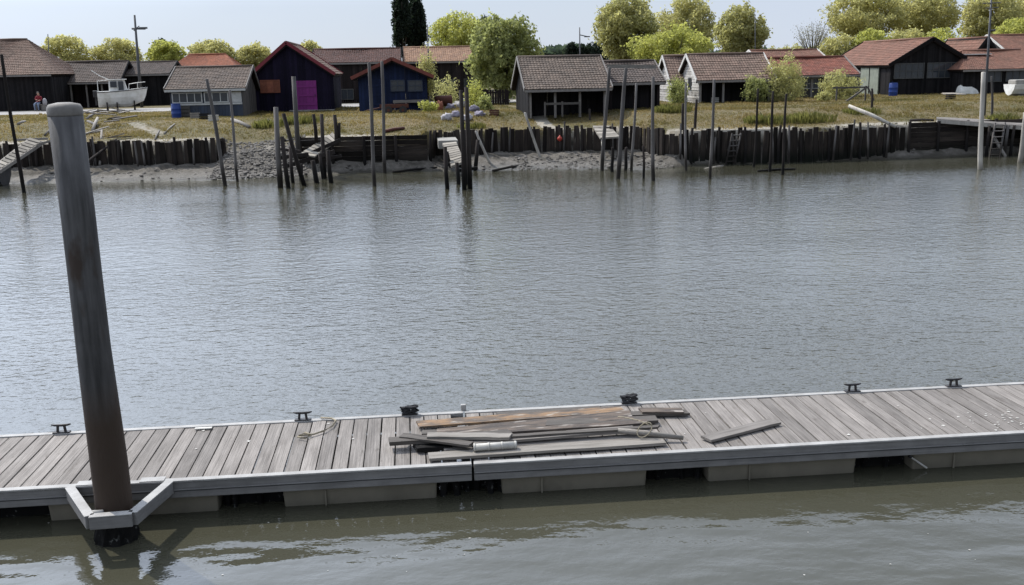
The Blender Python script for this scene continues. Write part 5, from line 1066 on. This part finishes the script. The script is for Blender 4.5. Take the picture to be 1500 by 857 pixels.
# bushes on the bank and against sheds
def bush(label, x0, x1, yt, yb, Y, m, n, size=(.06, .13), **k):
    return tree(label, x0, x1, yt, yb, Y, m, n, size=size, name='bush', cat='bush', grp='bushes along the sheds', limbs=4, trunk_r=.05, lump=.6, **k)
bush('green bush climbing the white gable', 976, 1008, 114, 158, 78, 'leaf_green', 1600)
bush('round leafy bush before the open white-gabled shed', 1089, 1124, 112, 152, 76, 'leaf_green', 1500)
bush('dense dark bush between the pink and red roofed sheds', 1120, 1176, 90, 156, 77, 'leaf_mid', 4200)
bush('vine bush on the red-roofed shed front', 1204, 1256, 104, 152, 79, 'leaf_mid', 2600)
bush('bush by the right corner of the blue shed', 612, 640, 76, 150, 84, 'leaf_mid', 1600)
bush('low yellow-green weeds beside the blue shed', 616, 640, 148, 168, 72, 'leaf_yellow', 700)
bush('weedy bush right of the sack heap', 698, 722, 140, 172, 74, 'leaf_green', 1000)
bush('yellow flowering bush behind the jetty posts', 680, 708, 120, 165, 79, 'leaf_yellow', 900)
bush('pale bush under the tan-roofed shed windows', 636, 672, 112, 158, 92, 'leaf_mid', 1000)
bush('small shrub in front of the trestle', 1196, 1216, 134, 150, 74, 'leaf_mid', 500)
# far wood and hills at the horizon
def far_ridge(name, label, pts, Y, m, n, s):
    lst = []
    for _ in range(n):
        t = random.random()*(len(pts)-1); i = int(t); px = lerp(pts[i][0], pts[i+1][0], t-i); py = lerp(pts[i][1], pts[i+1][1], t-i)
        T = PX(px, py, Y); z = 2.7+(T.z-2.7)*(random.random()**.6)*(1+.12*noise.noise(Vector((T.x*.05, 0, 0)))); lst.append((Vector((T.x, Y+random.uniform(-18, 18), z)), Vector((0, -.6, .8)), random.random()*.6+.4*noise.noise(Vector((T.x*.1, z*.2, 0)))))
    me = leaves_mesh(name, lst, m, *s); o = bpy.data.objects.new(name, me); COL.objects.link(o); o['kind'] = 'stuff'; o['label'] = label; o['category'] = 'wood'
far_ridge('far_wood', 'dark line of distant woodland along the horizon', [(-150, 104), (200, 100), (480, 96), (640, 92), (780, 80), (800, 72), (835, 70), (880, 78), (1040, 76), (1200, 76), (1400, 70), (1700, 68)], 420, 'leaf_far', 9000, (1.2, 2.6))

# grass on the bank
def grass():
    V = []; F = []; A = []; n = 0
    while n < 70000:
        px = random.uniform(-40, 1540); y = 57+random.random()**1.3*31; c = PX(px, 190, y); x = c.x
        yw = interp(WALL, x)
        if y < yw+.5: continue
        z = height(x, y) if y < 75 else 2.694
        if z < 1.75: continue
        if y > 87 and x < 27.5: continue
        if path_d(x, y) < .45: continue
        d = y-yw; dens = .25+.75*sst(.8, 2.8, d); dens *= .55+.9*noise.noise(Vector((x*.3, y*.4, 0)))+.35
        if random.random() > dens: continue
        n += 1; tall = 1+(1.2 if noise.noise(Vector((x*.3, y*.4, 9))) > .18 else 0)
        h = random.uniform(.03, .085)*tall; val = .5+.75*noise.noise(Vector((x*.18, y*.3, 4)))+random.uniform(-.2, .2)
        for b_ in range(3):
            a = random.uniform(0, 6.3); l = random.uniform(.0, .12); w_ = .022; dx, dy = math.cos(a), math.sin(a); ox, oy = x+random.uniform(-.08, .08), y+random.uniform(-.08, .08); k = len(V)
            V += [(ox-w_*dy, oy+w_*dx, z-.02), (ox+w_*dy, oy-w_*dx, z-.02), (ox+dx*l, oy+dy*l, z+h)]; F.append((k, k+1, k+2)); A.append(min(1, max(0, val)))
    me = bpy.data.meshes.new('grass'); me.from_pydata(V, [], F); at = me.attributes.new('v', 'FLOAT', 'FACE'); at.data.foreach_set('value', A); me.materials.append(MT['grass'])
    o = bpy.data.objects.new('grass', me); COL.objects.link(o); o['kind'] = 'stuff'; o['label'] = 'dry yellowish grass covering the far bank'; o['category'] = 'grass'
grass()
def tuft(label, px, py, z, r, n, h):
    c = G(px, py, z); c.z = height(c.x, c.y) if c.y < 75 else 2.69; V = []; F = []; A = []
    for _ in range(n):
        a = random.uniform(0, 6.3); rr = r*random.random()**.6; ox, oy = rr*math.cos(a), rr*.6*math.sin(a); hh = h*random.uniform(.5, 1)*(1-.4*rr/r); l = hh*random.uniform(.1, .6); b_ = a+random.uniform(-.8, .8); w_ = .025; k = len(V)
        V += [(ox-w_, oy, -.1), (ox+w_, oy, -.1), (ox+math.cos(b_)*l*.4+w_*.6, oy+math.sin(b_)*l*.4, hh*.7), (ox+math.cos(b_)*l, oy+math.sin(b_)*l, hh)]; F.append((k, k+1, k+2, k+3)); A.append(random.random())
    me = bpy.data.meshes.new('reed_tuft'); me.from_pydata(V, [], F); at = me.attributes.new('v', 'FLOAT', 'FACE'); at.data.foreach_set('value', A); me.materials.append(MT['reed']); o = bpy.data.objects.new('reed_tuft', me); COL.objects.link(o); o.location = c; tag(o, label, 'reeds', 'tufts of rough green growth on the bank edge')
tuft('rough green tuft on the bank between dark slim posts', 1122, 180, 2.1, 1.3, 420, .75)
tuft('wide green tuft on the bank edge right of the slim posts', 1185, 178, 2.1, 1.6, 500, .7)
tuft('green tuft before the white gable, behind the posts', 985, 172, 2.3, 1.2, 350, .7)
tuft('green tuft behind the dark tangled jetty', 445, 192, 2.0, 1.3, 400, .6)
tuft('green tuft on the bank by the pale log', 400, 196, 1.9, 1.2, 350, .6)
tuft('green tuft behind the dock ladder at right', 1470, 167, 2.3, 1.0, 300, .6)
tuft('green tuft by the slanting log', 1262, 170, 2.2, 1.2, 300, .5)
tuft('green tuft on the bank left of the sack heap jetty', 690, 183, 2.2, .9, 260, .5)
